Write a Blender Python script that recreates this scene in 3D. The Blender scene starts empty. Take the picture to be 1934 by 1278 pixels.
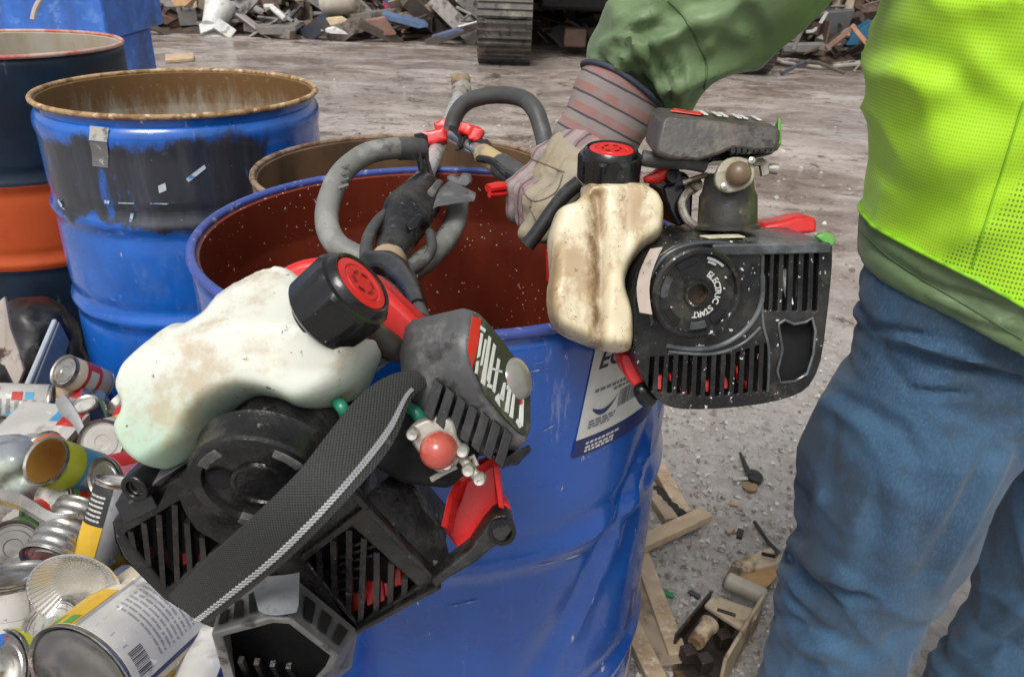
import bpy, bmesh, math, random
from mathutils import Vector as V, Matrix, noise, geometry
rad = math.radians
random.seed(11)
sc = bpy.context.scene
COL = sc.collection

# ---------------------------------------------------------------- camera
PITCH, ROLL, FPX, CAM = .467, .036, 1500.0, V((0, 0, 1.2))
FW = V((0, math.cos(PITCH), -math.sin(PITCH)))
_u = V((0, math.sin(PITCH), math.cos(PITCH)))
_r = V((1, 0, 0))
CR = _r * math.cos(ROLL) + _u * math.sin(ROLL)
CU = -_r * math.sin(ROLL) + _u * math.cos(ROLL)
cd = bpy.data.cameras.new('camera')
cam = bpy.data.objects.new('camera', cd)
COL.objects.link(cam)
cam.matrix_world = Matrix(((CR.x, CU.x, -FW.x, CAM.x), (CR.y, CU.y, -FW.y, CAM.y), (CR.z, CU.z, -FW.z, CAM.z), (0, 0, 0, 1)))
cd.sensor_width = 36
cd.lens = 36 * FPX / 1934
cd.clip_start = .02
cd.clip_end = 400
sc.camera = cam
cd.dof.use_dof = True
cd.dof.focus_distance = .78
cd.dof.aperture_fstop = 18

# ---------------------------------------------------------------- overcast daylight
SUN_EL, SUN_AZ = 58, 200
w = bpy.data.worlds.new('World')
sc.world = w
w.use_nodes = True
nt = w.node_tree
sky = nt.nodes.new('ShaderNodeTexSky')
sky.sky_type = 'NISHITA'
sky.sun_disc = False
sky.sun_elevation = rad(SUN_EL)
sky.sun_rotation = rad(SUN_AZ)
sky.dust_density = 4
sky.air_density = 1.2
hs = nt.nodes.new('ShaderNodeHueSaturation')
hs.inputs['Saturation'].default_value = .16      # cloud cover: grey-white light
nt.links.new(sky.outputs[0], hs.inputs['Color'])
bg = nt.nodes['Background']
nt.links.new(hs.outputs[0], bg.inputs[0])
bg.inputs[1].default_value = .105
sl = bpy.data.lights.new('sun', 'SUN')
sl.energy = 1.5
sl.angle = rad(22)
sl.color = (1, .97, .92)
sun = bpy.data.objects.new('sun', sl)
COL.objects.link(sun)
_az = rad(SUN_AZ)
sdir = V((math.sin(_az) * math.cos(rad(SUN_EL)), math.cos(_az) * math.cos(rad(SUN_EL)), math.sin(rad(SUN_EL))))
sun.rotation_euler = sdir.to_track_quat('Z', 'Y').to_euler()
sun.location = (0, -2, 6)
sc.view_settings.view_transform = 'Standard'
sc.view_settings.look = 'None'
sc.view_settings.exposure = .52
sc.view_settings.gamma = 1
sc.cycles.use_denoising = True
sc.cycles.max_bounces = 5
sc.cycles.use_adaptive_sampling = True
sc.cycles.adaptive_threshold = .02

# ---------------------------------------------------------------- measuring helpers
def ray(px, py):
    return FW + CR * ((px - 967) / FPX) + CU * ((639 - py) / FPX)
def W(px, py, d):
    return CAM + ray(px, py) * d
def hit(px, py, p0, n):
    r = ray(px, py)
    return CAM + r * ((p0 - CAM).dot(n) / r.dot(n))
def G(px, py, z=0):
    return hit(px, py, V((0, 0, z)), V((0, 0, 1)))
def YP(px, py, y):
    return hit(px, py, V((0, y, 0)), V((0, 1, 0)))
def C(x, y, z):
    return CR * x + CU * y - FW * z
def lerp(a, b, t):
    return a + (b - a) * t
def spline(pts, n=6, closed=False):
    out = []
    m = len(pts)
    P = lambda i: pts[i % m] if closed else pts[max(0, min(m - 1, i))]
    for i in range(m if closed else m - 1):
        a, b, c, d = P(i - 1), P(i), P(i + 1), P(i + 2)
        for k in range(n):
            t = k / n
            out.append(.5 * ((2 * b) + (c - a) * t + (2 * a - 5 * b + 4 * c - d) * t * t + (3 * b - a - 3 * c + d) * t ** 3))
    if not closed:
        out.append(pts[-1])
    return out
def path(*p, n=6):                                   # (px, py, depth) points -> smooth world path
    return spline([W(*q) for q in p], n)
def sm2(pts, n=4):                                   # smooth closed px outline
    return [(v.x, v.y) for v in spline([V((a, b)) for a, b in pts], n, True)]

# ---------------------------------------------------------------- mesh helpers
class MB:
    def __init__(s):
        s.v, s.f, s.m = [], [], []
    def add(s, vs, fs, mi=0):
        o = len(s.v)
        s.v += [V(x) for x in vs]
        s.f += [[i + o for i in f] for f in fs]
        s.m += [mi] * len(fs)
        return s
    def loft(s, rings, mi=0, cap0=True, cap1=True, closed=True):
        n = len(rings[0])
        vs = [p for r in rings for p in r]
        fs = []
        for k in range(len(rings) - 1):
            for i in range(n if closed else n - 1):
                j = (i + 1) % n
                fs.append([k * n + i, k * n + j, (k + 1) * n + j, (k + 1) * n + i])
        if cap0:
            fs.append(list(range(n))[::-1])
        if cap1:
            fs.append([(len(rings) - 1) * n + i for i in range(n)])
        return s.add(vs, fs, mi)
    def tube(s, pts, r, n=12, mi=0, caps=True, flat=1.0, ref=None):
        rs = r if isinstance(r, (list, tuple)) else [r] * len(pts)
        if len(rs) != len(pts):
            rs = [rs[min(len(rs) - 1, int(i / (len(pts) - 1) * (len(rs) - 1)))] * (1 - ((i / (len(pts) - 1) * (len(rs) - 1)) % 1)) + rs[min(len(rs) - 1, int(i / (len(pts) - 1) * (len(rs) - 1)) + 1)] * ((i / (len(pts) - 1) * (len(rs) - 1)) % 1) for i in range(len(pts))]
        rings = []
        t0 = (pts[1] - pts[0]).normalized()
        a = (ref or (V((0, 0, 1)) if abs(t0.z) < .8 else V((1, 0, 0))))
        a = (a - t0 * a.dot(t0)).normalized()
        for i, p in enumerate(pts):
            t = (pts[min(i + 1, len(pts) - 1)] - pts[max(i - 1, 0)])
            if t.length < 1e-9:
                t = t0
            t.normalize()
            a = (a - t * a.dot(t)).normalized()
            b = t.cross(a)
            rings.append([p + (a * math.cos(2 * math.pi * k / n) * flat + b * math.sin(2 * math.pi * k / n)) * rs[i] for k in range(n)])
        return s.loft(rings, mi, caps, caps)
    def lathe(s, o, ax, prof, n=32, mi=0, mis=None, wob=None):
        ax = ax.normalized()
        a = V((1, 0, 0)) if abs(ax.x) < .9 else V((0, 1, 0))
        a = (a - ax * a.dot(ax)).normalized()
        b = ax.cross(a)
        base = len(s.v)
        for r, h in prof:
            for k in range(n):
                t = 2 * math.pi * k / n
                q = wob(t, r, h) if wob else r
                s.v.append(o + ax * h + (a * math.cos(t) + b * math.sin(t)) * max(q, 1e-5))
        for i in range(len(prof) - 1):
            for k in range(n):
                j = (k + 1) % n
                s.f.append([base + i * n + k, base + i * n + j, base + (i + 1) * n + j, base + (i + 1) * n + k])
                s.m.append(mis[i] if mis else mi)
        return s
    def prism(s, pts, vec, mi=0):
        n = len(pts)
        vs = list(pts) + [p + vec for p in pts]
        fs = [list(range(n)), [2 * n - 1 - i for i in range(n)]]
        for i in range(n):
            j = (i + 1) % n
            fs.append([i, i + n, j + n, j])
        return s.add(vs, fs, mi)
    def box(s, c, ax, ay, az, mi=0):
        vs = [c + ax * i + ay * j + az * k for k in (-1, 1) for j in (-1, 1) for i in (-1, 1)]
        return s.add(vs, [[0, 2, 3, 1], [4, 5, 7, 6], [0, 1, 5, 4], [2, 6, 7, 3], [0, 4, 6, 2], [1, 3, 7, 5]], mi)
    def bar(s, a, b, wd, th, nrm, mi=0):                # flat bar between two points
        t = (b - a)
        side = t.cross(nrm).normalized()
        nn = side.cross(t).normalized()
        return s.box((a + b) / 2, t / 2, side * wd / 2, nn * th / 2, mi)
    def ball(s, c, r, n=12, mi=0, sq=V((1, 1, 1))):
        prof = [(math.sin(math.pi * i / n), -math.cos(math.pi * i / n)) for i in range(n + 1)]
        o = len(s.v)
        s.lathe(V((0, 0, 0)), V((0, 0, 1)), prof, n * 2, mi)
        for i in range(o, len(s.v)):
            p = s.v[i]
            s.v[i] = c + V((p.x * sq.x, p.y * sq.y, p.z * sq.z)) * r
        return s
    def capsule(s, p0, r0, p1, r1, n=14):
        t = (p1 - p0)
        L = t.length
        ax = t.normalized() if L > 1e-6 else V((0, 0, 1))
        prof = [(r0 * math.sin(a), -r0 * math.cos(a)) for a in [math.pi / 2 * i / 5 for i in range(6)]]
        prof += [(r1 * math.cos(a), L + r1 * math.sin(a)) for a in [math.pi / 2 * i / 5 for i in range(6)]]
        return s.lathe(p0, ax, prof, n)

def mesh_of(mb, base, name):
    me = bpy.data.meshes.new(name)
    me.from_pydata([p - base for p in mb.v], [], mb.f)
    return me
def finish(o, me, mats, mb_m=None, smooth=40):
    for m in (mats if isinstance(mats, (list, tuple)) else [mats]):
        me.materials.append(m)
    if mb_m and len(mb_m) == len(me.polygons):
        me.polygons.foreach_set('material_index', mb_m)
    bm = bmesh.new()
    bm.from_mesh(me)
    bmesh.ops.remove_doubles(bm, verts=bm.verts, dist=2e-6)
    bmesh.ops.recalc_face_normals(bm, faces=bm.faces)
    bm.to_mesh(me)
    bm.free()
    if smooth:
        me.polygons.foreach_set('use_smooth', [True] * len(me.polygons))
        me.set_sharp_from_angle(angle=rad(smooth))
    me.update()
def tag(o, label=None, cat=None, group=None, kind=None):
    for k, v in (('label', label), ('category', cat), ('group', group), ('kind', kind)):
        if v:
            o[k] = v
    return o
def thing(name, base, label, cat, group=None):
    o = bpy.data.objects.new(name, None)
    o.empty_display_size = .05
    COL.objects.link(o)
    o.location = base
    return tag(o, label, cat, group)
def wbase(p):                                        # accumulated world base of a parent chain
    b = V((0, 0, 0))
    while p is not None:
        b = b + p.location
        p = p.parent
    return b
def part(name, mb, mats, parent=None, base=None, smooth=40, bevel=0, sub=0, segs=2):
    if base is None:
        base = V((0, 0, 0))
    pb = wbase(parent)
    if parent is not None:
        base = pb
    me = mesh_of(mb, base, name)
    o = bpy.data.objects.new(name, me)
    COL.objects.link(o)
    if parent is not None:
        o.parent = parent
    else:
        o.location = base
    finish(o, me, mats, mb.m, smooth)
    if bevel:
        b = o.modifiers.new('bevel', 'BEVEL')
        b.width = bevel
        b.segments = segs
        b.limit_method = 'ANGLE'
        b.angle_limit = rad(35)
        b.harden_normals = False
    if sub:
        b = o.modifiers.new('sub', 'SUBSURF')
        b.levels = b.render_levels = sub
    return o
def remeshed(mb, voxel, smooth_it=4, fac=.5):        # union of solids -> one continuous skin (MB)
    me = bpy.data.meshes.new('tmp')
    me.from_pydata(mb.v, [], mb.f)
    bm = bmesh.new()
    bm.from_mesh(me)
    bmesh.ops.remove_doubles(bm, verts=bm.verts, dist=1e-5)
    bmesh.ops.recalc_face_normals(bm, faces=bm.faces)
    bm.to_mesh(me)
    bm.free()
    o = bpy.data.objects.new('tmp', me)
    COL.objects.link(o)
    r = o.modifiers.new('r', 'REMESH')
    r.mode = 'VOXEL'
    r.voxel_size = voxel
    if smooth_it:
        s_ = o.modifiers.new('s', 'SMOOTH')
        s_.iterations = smooth_it
        s_.factor = fac
    dg = bpy.context.evaluated_depsgraph_get()
    ev = o.evaluated_get(dg)
    m2 = ev.to_mesh()
    out = MB()
    out.v = [v.co.copy() for v in m2.vertices]
    out.f = [list(p.vertices) for p in m2.polygons]
    out.n = [v.normal.copy() for v in m2.vertices]
    out.m = [0] * len(out.f)
    ev.to_mesh_clear()
    bpy.data.objects.remove(o)
    bpy.data.meshes.remove(me)
    return out
def relax(mb, it=2, f=.5):
    nb = [set() for _ in mb.v]
    for q in mb.f:
        for i in range(len(q)):
            nb[q[i]].add(q[i - 1])
            nb[q[i - 1]].add(q[i])
    for _ in range(it):
        mb.v = [v * (1 - f) + sum((mb.v[j] for j in nb[i]), V((0, 0, 0))) * (f / len(nb[i])) if nb[i] else v for i, v in enumerate(mb.v)]
    return mb
def draped(mb, pts, r, off=.0004, n=10):              # thin cord sewn along a surface, through sighted points
    from mathutils.bvhtree import BVHTree
    t = BVHTree.FromPolygons(mb.v, mb.f)
    q = []
    for p in spline([V(p) for p in pts], n):
        h = t.ray_cast(CAM, ray(p.x, p.y).normalized())
        if h[0] is not None:
            nn = h[1] if h[1].dot(CAM - h[0]) > 0 else -h[1]
            q.append(h[0] + nn * off)
    return MB().tube(q, r, 6) if len(q) > 2 else None
def pix(p):
    q = p - CAM
    d = q.dot(FW)
    return V((967 + FPX * q.dot(CR) / d, 639 - FPX * q.dot(CU) / d))
def vnormals(mb):
    nn = [V((0, 0, 0)) for _ in mb.v]
    for f in mb.f:
        n_ = (mb.v[f[1]] - mb.v[f[0]]).cross(mb.v[f[2]] - mb.v[f[0]])
        for i in f:
            nn[i] += n_
    return [n_.normalized() if n_.length > 0 else V((0, 0, 1)) for n_ in nn]
def press_folds(mb, folds, both=False):
    """raise or sink cloth along surveyed fold lines: (points, half width px, height m)"""
    nn = vnormals(mb)
    data = []
    for pts, wd, am in folds:
        P = [V(p) for p in pts]
        L = [0]
        for a, c in zip(P, P[1:]):
            L.append(L[-1] + (c - a).length)
        xs = [p.x for p in P]
        ys = [p.y for p in P]
        data.append((P, L, wd, am, min(xs) - 3 * wd, max(xs) + 3 * wd, min(ys) - 3 * wd, max(ys) + 3 * wd))
    for i, v in enumerate(mb.v):
        n_ = nn[i]
        vd = (CAM - v).normalized()
        fc = n_.dot(vd)
        if not both and fc < .05:
            continue
        if both:
            n_ = vd if fc < .0 else n_
            n_ = (n_ if fc > .3 else vd)
        q = pix(v)
        k = 0
        for P, L, wd, am, x0, x1, y0, y1 in data:
            if not (x0 < q.x < x1 and y0 < q.y < y1):
                continue
            bd, bt = 1e9, 0
            for j in range(len(P) - 1):
                ab = P[j + 1] - P[j]
                t = max(0, min(1, (q - P[j]).dot(ab) / max(1e-6, ab.length_squared)))
                d = (q - P[j] - ab * t).length
                if d < bd:
                    bd, bt = d, (L[j] + t * ab.length) / L[-1]
            env = math.sin(math.pi * min(1, max(0, bt * .86 + .07))) ** .6
            x = bd / wd
            k += am * env * (math.exp(-x * x) - .35 * math.exp(-((x - 1.9) / .8) ** 2))
        mb.v[i] = v + n_ * k
    return mb
def inflate(outline, place, nrm, R, tf, tb, res=7, hf=None, pw=.5, mb=None, mi=0, relax=6):
    """closed px outline -> rounded solid. place(px,py)->world point, nrm towards the viewer; tf/tb front and back thickness (m)."""
    mb = mb or MB()
    pts = [V((a, b)) for a, b in outline]
    n = len(pts)
    xs = [p.x for p in pts]
    ys = [p.y for p in pts]
    def dist(q):
        d = 1e9
        inside = False
        for i in range(n):
            a, b = pts[i], pts[(i + 1) % n]
            ab = b - a
            t = max(0, min(1, (q - a).dot(ab) / max(ab.length_squared, 1e-9)))
            d = min(d, (q - a - ab * t).length)
            if (a.y > q.y) != (b.y > q.y) and q.x < (b.x - a.x) * (q.y - a.y) / (b.y - a.y) + a.x:
                inside = not inside
        return d if inside else -d
    inner = []
    D = [0.0] * n
    y = min(ys) + res / 2
    row = 0
    while y < max(ys):
        x = min(xs) + (res / 2 if row % 2 else 0)
        while x < max(xs):
            d = dist(V((x, y)))
            if d > res * .25:
                inner.append(V((x + random.uniform(-.1, .1) * res, y)))
                D.append(d)
            x += res
        y += res * .87
        row += 1
    allp = pts + inner
    vs, es, fs, ov, oe, of = geometry.delaunay_2d_cdt(allp, [], [list(range(n))], 1, 1e-4)
    P, Q, idx = [], [], {}
    top, bot = [], []
    for k, q in enumerate(vs):
        src = ov[k][0] if ov[k] else -1
        d = D[src] if 0 <= src < len(D) else max(0, dist(q))
        u = min(d / R, 1)
        h = (1 - (1 - u) ** 2) ** pw
        b = place(q.x, q.y)
        e = hf(q.x, q.y, d) if hf else 0
        top.append(b + nrm * (tf * h + e * min(1, d / 12)))
        bot.append(b - nrm * tb * h)
    m = len(vs)
    nb = {}
    for f in fs:
        for i in range(3):
            nb.setdefault(f[i], set()).update((f[(i + 1) % 3], f[(i + 2) % 3]))
    isb = [(D[ov[k][0]] if ov[k] else 0) < 1e-6 for k in range(m)]
    for _ in range(relax):
        for A in (top, bot):
            new = [A[k] if isb[k] or k not in nb else A[k] * .4 + sum((A[j] for j in nb[k]), V((0, 0, 0))) * (.6 / len(nb[k])) for k in range(m)]
            A[:] = new
    edge = [src_is < 1e-6 for src_is in [(D[ov[k][0]] if ov[k] else 0) for k in range(m)]]
    faces = [list(f) for f in fs]
    mp = [k if edge[k] else k + m for k in range(m)]
    faces2 = [[mp[i] for i in f][::-1] for f in fs]
    mb.add(top + bot, faces + [f for f in faces2], mi)
    return mb
def text_shape(s, size, bold=0.0):                    # flat letter outlines as (points2d, faces)
    cu = bpy.data.curves.new('t', 'FONT')
    cu.body = s
    cu.size = size
    cu.offset = bold
    cu.resolution_u = 3
    o = bpy.data.objects.new('t', cu)
    COL.objects.link(o)
    dg = bpy.context.evaluated_depsgraph_get()
    me = o.evaluated_get(dg).to_mesh()
    pts = [(v.co.x, v.co.y) for v in me.vertices]
    fs = [list(p.vertices) for p in me.polygons]
    o.evaluated_get(dg).to_mesh_clear()
    bpy.data.objects.remove(o)
    bpy.data.curves.remove(cu)
    return pts, fs
def clean(mb):
    """drop unused vertices"""
    used = sorted({i for f in mb.f for i in f})
    mp = {o: k for k, o in enumerate(used)}
    mb.v = [mb.v[i] for i in used]
    mb.f = [[mp[i] for i in f] for f in mb.f]
    return mb

# ---------------------------------------------------------------- materials
class N:
    def __init__(s, name):
        s.mat = bpy.data.materials.new(name)
        s.mat.use_nodes = True
        s.t = s.mat.node_tree
        s.b = s.t.nodes['Principled BSDF']
        s.tc = s.t.nodes.new('ShaderNodeTexCoord')
        s.co = s.tc.outputs['Object']
    def put(s, inp, v):
        if hasattr(v, 'is_output'):
            s.t.links.new(v, inp)
        elif v is not None:
            if inp.type == 'RGBA' and len(v) == 3:
                v = (*v, 1)
            inp.default_value = v
    def stretch(s, st, rot=(0, 0, 0), vec=None):
        m = s.t.nodes.new('ShaderNodeMapping')
        m.inputs['Scale'].default_value = st
        m.inputs['Rotation'].default_value = rot
        s.put(m.inputs[0], vec or s.co)
        return m.outputs[0]
    def noise(s, scale, detail=4, rough=.6, vec=None, dist=0):
        n = s.t.nodes.new('ShaderNodeTexNoise')
        s.put(n.inputs['Vector'], vec or s.co)
        n.inputs['Scale'].default_value = scale
        n.inputs['Detail'].default_value = detail
        n.inputs['Roughness'].default_value = rough
        n.inputs['Distortion'].default_value = dist
        return n.outputs['Fac']
    def vor(s, scale, vec=None, out='Distance', feature='F1'):
        n = s.t.nodes.new('ShaderNodeTexVoronoi')
        n.feature = feature
        s.put(n.inputs['Vector'], vec or s.co)
        n.inputs['Scale'].default_value = scale
        return n.outputs[out]
    def math(s, op, a, b=None):
        n = s.t.nodes.new('ShaderNodeMath')
        n.operation = op
        s.put(n.inputs[0], a)
        if b is not None:
            s.put(n.inputs[1], b)
        return n.outputs[0]
    def rng(s, x, lo, hi, a=0., b=1.):
        n = s.t.nodes.new('ShaderNodeMapRange')
        n.interpolation_type = 'SMOOTHSTEP'
        s.put(n.inputs[0], x)
        for i, v in ((1, lo), (2, hi), (3, a), (4, b)):
            n.inputs[i].default_value = v
        return n.outputs[0]
    def mix(s, f, a, b):
        n = s.t.nodes.new('ShaderNodeMix')
        n.data_type = 'RGBA'
        s.put(n.inputs['Factor'], f)
        s.put(n.inputs['A'], a)
        s.put(n.inputs['B'], b)
        return n.outputs['Result']
    def fmix(s, f, a, b):
        n = s.t.nodes.new('ShaderNodeMix')
        n.data_type = 'FLOAT'
        s.put(n.inputs['Factor'], f)
        s.put(n.inputs['A'], a)
        s.put(n.inputs['B'], b)
        return n.outputs['Result']
    def xyz(s, vec=None):
        n = s.t.nodes.new('ShaderNodeSeparateXYZ')
        s.put(n.inputs[0], vec or s.co)
        return n.outputs
    def dot(s, d, vec=None):
        n = s.t.nodes.new('ShaderNodeVectorMath')
        n.operation = 'DOT_PRODUCT'
        s.put(n.inputs[0], vec or s.co)
        n.inputs[1].default_value = d
        return n.outputs['Value']
    def rnd(s):
        return s.t.nodes.new('ShaderNodeObjectInfo').outputs['Random']
    def bump(s, h, st=.3, dist=.002, prev=None):
        n = s.t.nodes.new('ShaderNodeBump')
        n.inputs['Strength'].default_value = st
        n.inputs['Distance'].default_value = dist
        s.put(n.inputs['Height'], h)
        if prev is not None:
            s.put(n.inputs['Normal'], prev)
        return n.outputs[0]
    def out(s, col, rough=.5, metal=0., nrm=None, **k):
        s.put(s.b.inputs['Base Color'], col)
        s.put(s.b.inputs['Roughness'], rough)
        s.put(s.b.inputs['Metallic'], metal)
        if nrm is not None:
            s.put(s.b.inputs['Normal'], nrm)
        for a, v in k.items():
            s.put(s.b.inputs[a.replace('_', ' ')], v)
        return s.mat
def mat(name, col, rough=.5, metal=0., layers=(), bump=None, rv=.12, **k):
    """base colour + layers (colour, scale, lo, hi, stretch or None, roughness or None)"""
    n = N(name)
    c = n.mix(n.rng(n.noise(9, 5), .3, .7), tuple(x * .8 for x in col), tuple(min(1, x * 1.15) for x in col))
    r = n.rng(n.noise(35, 3), .25, .75, max(.03, rough - rv), min(1, rough + rv))
    for L in layers:
        lc, s_, lo, hi = L[:4]
        st = L[4] if len(L) > 4 else None
        f = n.rng(n.noise(s_, 6, .65, n.stretch(st) if st else None), lo, hi)
        c = n.mix(f, c, lc)
        if len(L) > 5 and L[5] is not None:
            r = n.fmix(f, r, L[5])
    nr = None
    if bump:
        nr = n.bump(n.noise(bump[0], 4), bump[1], bump[2] if len(bump) > 2 else .002)
    return n.out(c, r, metal, nr, **k)

# ================================================================ GROUND
def m_ground():
    n = N('wet muddy yard')
    x, y, z = n.xyz()
    st = n.stretch((.62, 1.0, 1))
    big = n.noise(1.7, 9, .66, st, .8)
    fine = n.noise(28, 6, .7)
    grit = n.vor(130)
    c = n.mix(n.rng(big, .36, .62), (.215, .168, .138), (.45, .395, .36))
    c = n.mix(n.rng(n.noise(2.6, 9, .72, n.stretch((.7, 1.1, 1)), 1.2), .54, .64), c, (.135, .095, .072))
    c = n.mix(n.rng(n.noise(.55, 5, .6), .5, .72), c, (.40, .36, .332))
    c = n.mix(n.rng(n.noise(8, 9, .75, None, .6), .55, .62), c, (.115, .080, .060))
    c = n.mix(n.rng(n.noise(14, 8, .75, None, .4), .60, .66), c, (.48, .44, .41))
    # pale dry crushed concrete close by, darker wet mud further off
    near = n.rng(y, 1.6, 3.6, 1, 0)
    cn = n.mix(n.rng(fine, .35, .7), (.31, .285, .262), (.44, .415, .39))
    cn = n.mix(n.rng(grit, .0, .16, 1, 0), cn, (.56, .53, .49))
    cn = n.mix(n.rng(n.noise(5, 6, .7), .56, .66), cn, (.27, .245, .225))
    c = n.mix(near, c, cn)
    c = n.mix(n.rng(n.noise(60, 4, .7), .62, .72), c, (.06, .045, .035))
    wet = n.rng(n.noise(1.3, 7, .65, n.stretch((.6, 1.1, 1)), .8), .40, .52)
    r = n.fmix(wet, .5, .07)
    r = n.fmix(near, r, .6)
    h = n.math('ADD', n.math('MULTIPLY', n.noise(9, 9, .72), 1.0), n.math('MULTIPLY', fine, .45))
    nr = n.bump(h, .6, .03)
    return n.out(c, r, 0, nr, Specular_IOR_Level=.5)
gm = MB()
NX, NY = 110, 130
xs = [-70 + 140 * i / NX for i in range(NX + 1)]
vv, ff = [], []
for j in range(NY + 1):
    yy = -6 + 126 * (j / NY) ** 2.1
    for i in range(NX + 1):
        t = i / NX * 2 - 1
        xx = 75 * t * abs(t) ** 1.4
        hgt = .012 * noise.noise(V((xx * .9, yy * 1.6, 0))) + .03 * noise.noise(V((xx * .18, yy * .35, 3)))
        vv.append((xx, yy, hgt * min(1, max(0, yy - 2) / 4) - .002))
for j in range(NY):
    for i in range(NX):
        a = j * (NX + 1) + i
        ff.append([a, a + 1, a + NX + 2, a + NX + 1])
gm.add(vv, ff)
tag(part('ground', gm, m_ground(), smooth=80), kind='structure')

# loose crushed stone lying on the ground beside the drum
peb = MB()
for k in range(5200):
    if k < 4600:
        px, py = random.uniform(1190, 1640), random.uniform(640, 1330)
    else:
        px, py = random.uniform(590, 1640), random.uniform(150, 640)
    p = G(px, py, .002)
    s_ = random.choice((.002, .0025, .003, .004, .006, .010)) * (.8 if k < 4600 else 2.0)
    q = [V((random.uniform(-1, 1), random.uniform(-1, 1), random.uniform(-.5, .5))) for _ in range(4)]
    t = [V((1, 0, 0)), V((-.5, .8, 0)), V((-.5, -.8, 0)), V((0, 0, .8)), V((.2, .1, -.5))]
    a = random.uniform(0, 6.28)
    rt = Matrix.Rotation(a, 3, 'Z')
    vs = [p + (rt @ V((v.x + random.uniform(-.3, .3), v.y + random.uniform(-.3, .3), v.z))) * s_ for v in t]
    peb.add(vs, [[0, 1, 3], [1, 2, 3], [2, 0, 3], [1, 0, 4], [2, 1, 4], [0, 2, 4]], random.choice((0, 0, 1, 1, 2)))
tag(part('gravel', peb, [mat('pale chip', (.55, .52, .48), .7), mat('grey chip', (.38, .355, .33), .6), mat('brown chip', (.25, .20, .16), .5)], smooth=0),
    'loose pale and grey gravel scattered over the muddy ground', 'gravel', kind='stuff')

# ================================================================ STEEL DRUMS
RIM = .2925
def m_drum(name, col, worn=None, rust=.0, scr=.62):
    n = N(name)
    x, y, z = n.xyz()
    c = n.mix(n.rng(n.noise(7, 5), .3, .7), tuple(v * .82 for v in col), tuple(min(1, v * 1.14) for v in col))
    sc1 = n.rng(n.noise(26, 7, .75, n.stretch((1, 1, .16))), scr, scr + .07)
    c = n.mix(n.math('MULTIPLY', sc1, .5), c, tuple(min(1, v * .5 + .22) for v in col))
    sc2 = n.rng(n.noise(70, 3, .6, n.stretch((1, 1, .35), (.5, .3, 0))), .70, .74)
    c = n.mix(sc2, c, (.42, .43, .5))
    r = n.rng(n.noise(16, 4), .3, .7, .17, .34)
    if worn:                                          # scuffed dark paint zone: z from, z to, colour
        zl, zh, wc, seed = worn
        e = n.math('MULTIPLY', n.math('SUBTRACT', n.noise(9, 8, .7, n.stretch((1, 1, .45))), .5), .16)
        zz = n.math('ADD', z, e)
        f = n.math('MULTIPLY', n.rng(zz, zl - .006, zl + .008), n.rng(zz, zh - .015, zh + .012, 1, 0))
        f = n.math('MULTIPLY', f, n.rng(n.math('ADD', x, e), seed - .02, seed + .02))
        f = n.math('MULTIPLY', f, n.rng(n.math('ADD', x, e), .22, .25, 1, 0))
        f = n.math('MULTIPLY', f, n.rng(n.noise(6, 5, .6, n.stretch((1.6, 1.6, .5))), .26, .36))
        wn = n.mix(n.rng(n.noise(16, 8, .75, n.stretch((1, 1, .10))), .40, .72), wc, tuple(v * 2.2 + .02 for v in wc))
        wn = n.mix(n.rng(n.noise(55, 5, .8), .68, .72), wn, (.55, .55, .55))
        wn = n.mix(n.rng(n.noise(22, 4, .6, n.stretch((1, 1, .3))), .66, .70), wn, col)
        c = n.mix(f, c, wn)
        r = n.fmix(f, r, .5)
    if rust:
        f = n.rng(n.noise(20, 7, .75), .72 - rust * .3, .80 - rust * .3)
        c = n.mix(f, c, (.13, .055, .02))
        r = n.fmix(f, r, .8)
    nr = n.bump(n.noise(3.5, 3), .05, .02, n.bump(n.noise(180, 3), .04, .001))
    return n.out(c, r, 0, nr, Coat_Weight=.5, Coat_Roughness=.1)
def m_inside(name, col, dirt, streak=.5, specks=True, drop=(.75, .7, .62)):
    n = N(name)
    c = n.mix(n.rng(n.noise(8, 6, .65, n.stretch((1, 1, .35))), .35, .7), col, dirt)
    c = n.mix(n.rng(n.noise(30, 7, .75, n.stretch((1, 1, .2))), .60, .72), c, tuple(v * streak for v in dirt))
    if specks:
        c = n.mix(n.math('MULTIPLY', n.rng(n.vor(110), .10, .14, 1, 0), n.rng(n.noise(7, 4), .48, .62)), c, drop)
        c = n.mix(n.rng(n.noise(120, 2), .70, .73), c, drop)
    return n.out(c, .42, 0, n.bump(n.noise(60, 4), .12, .002))
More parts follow.
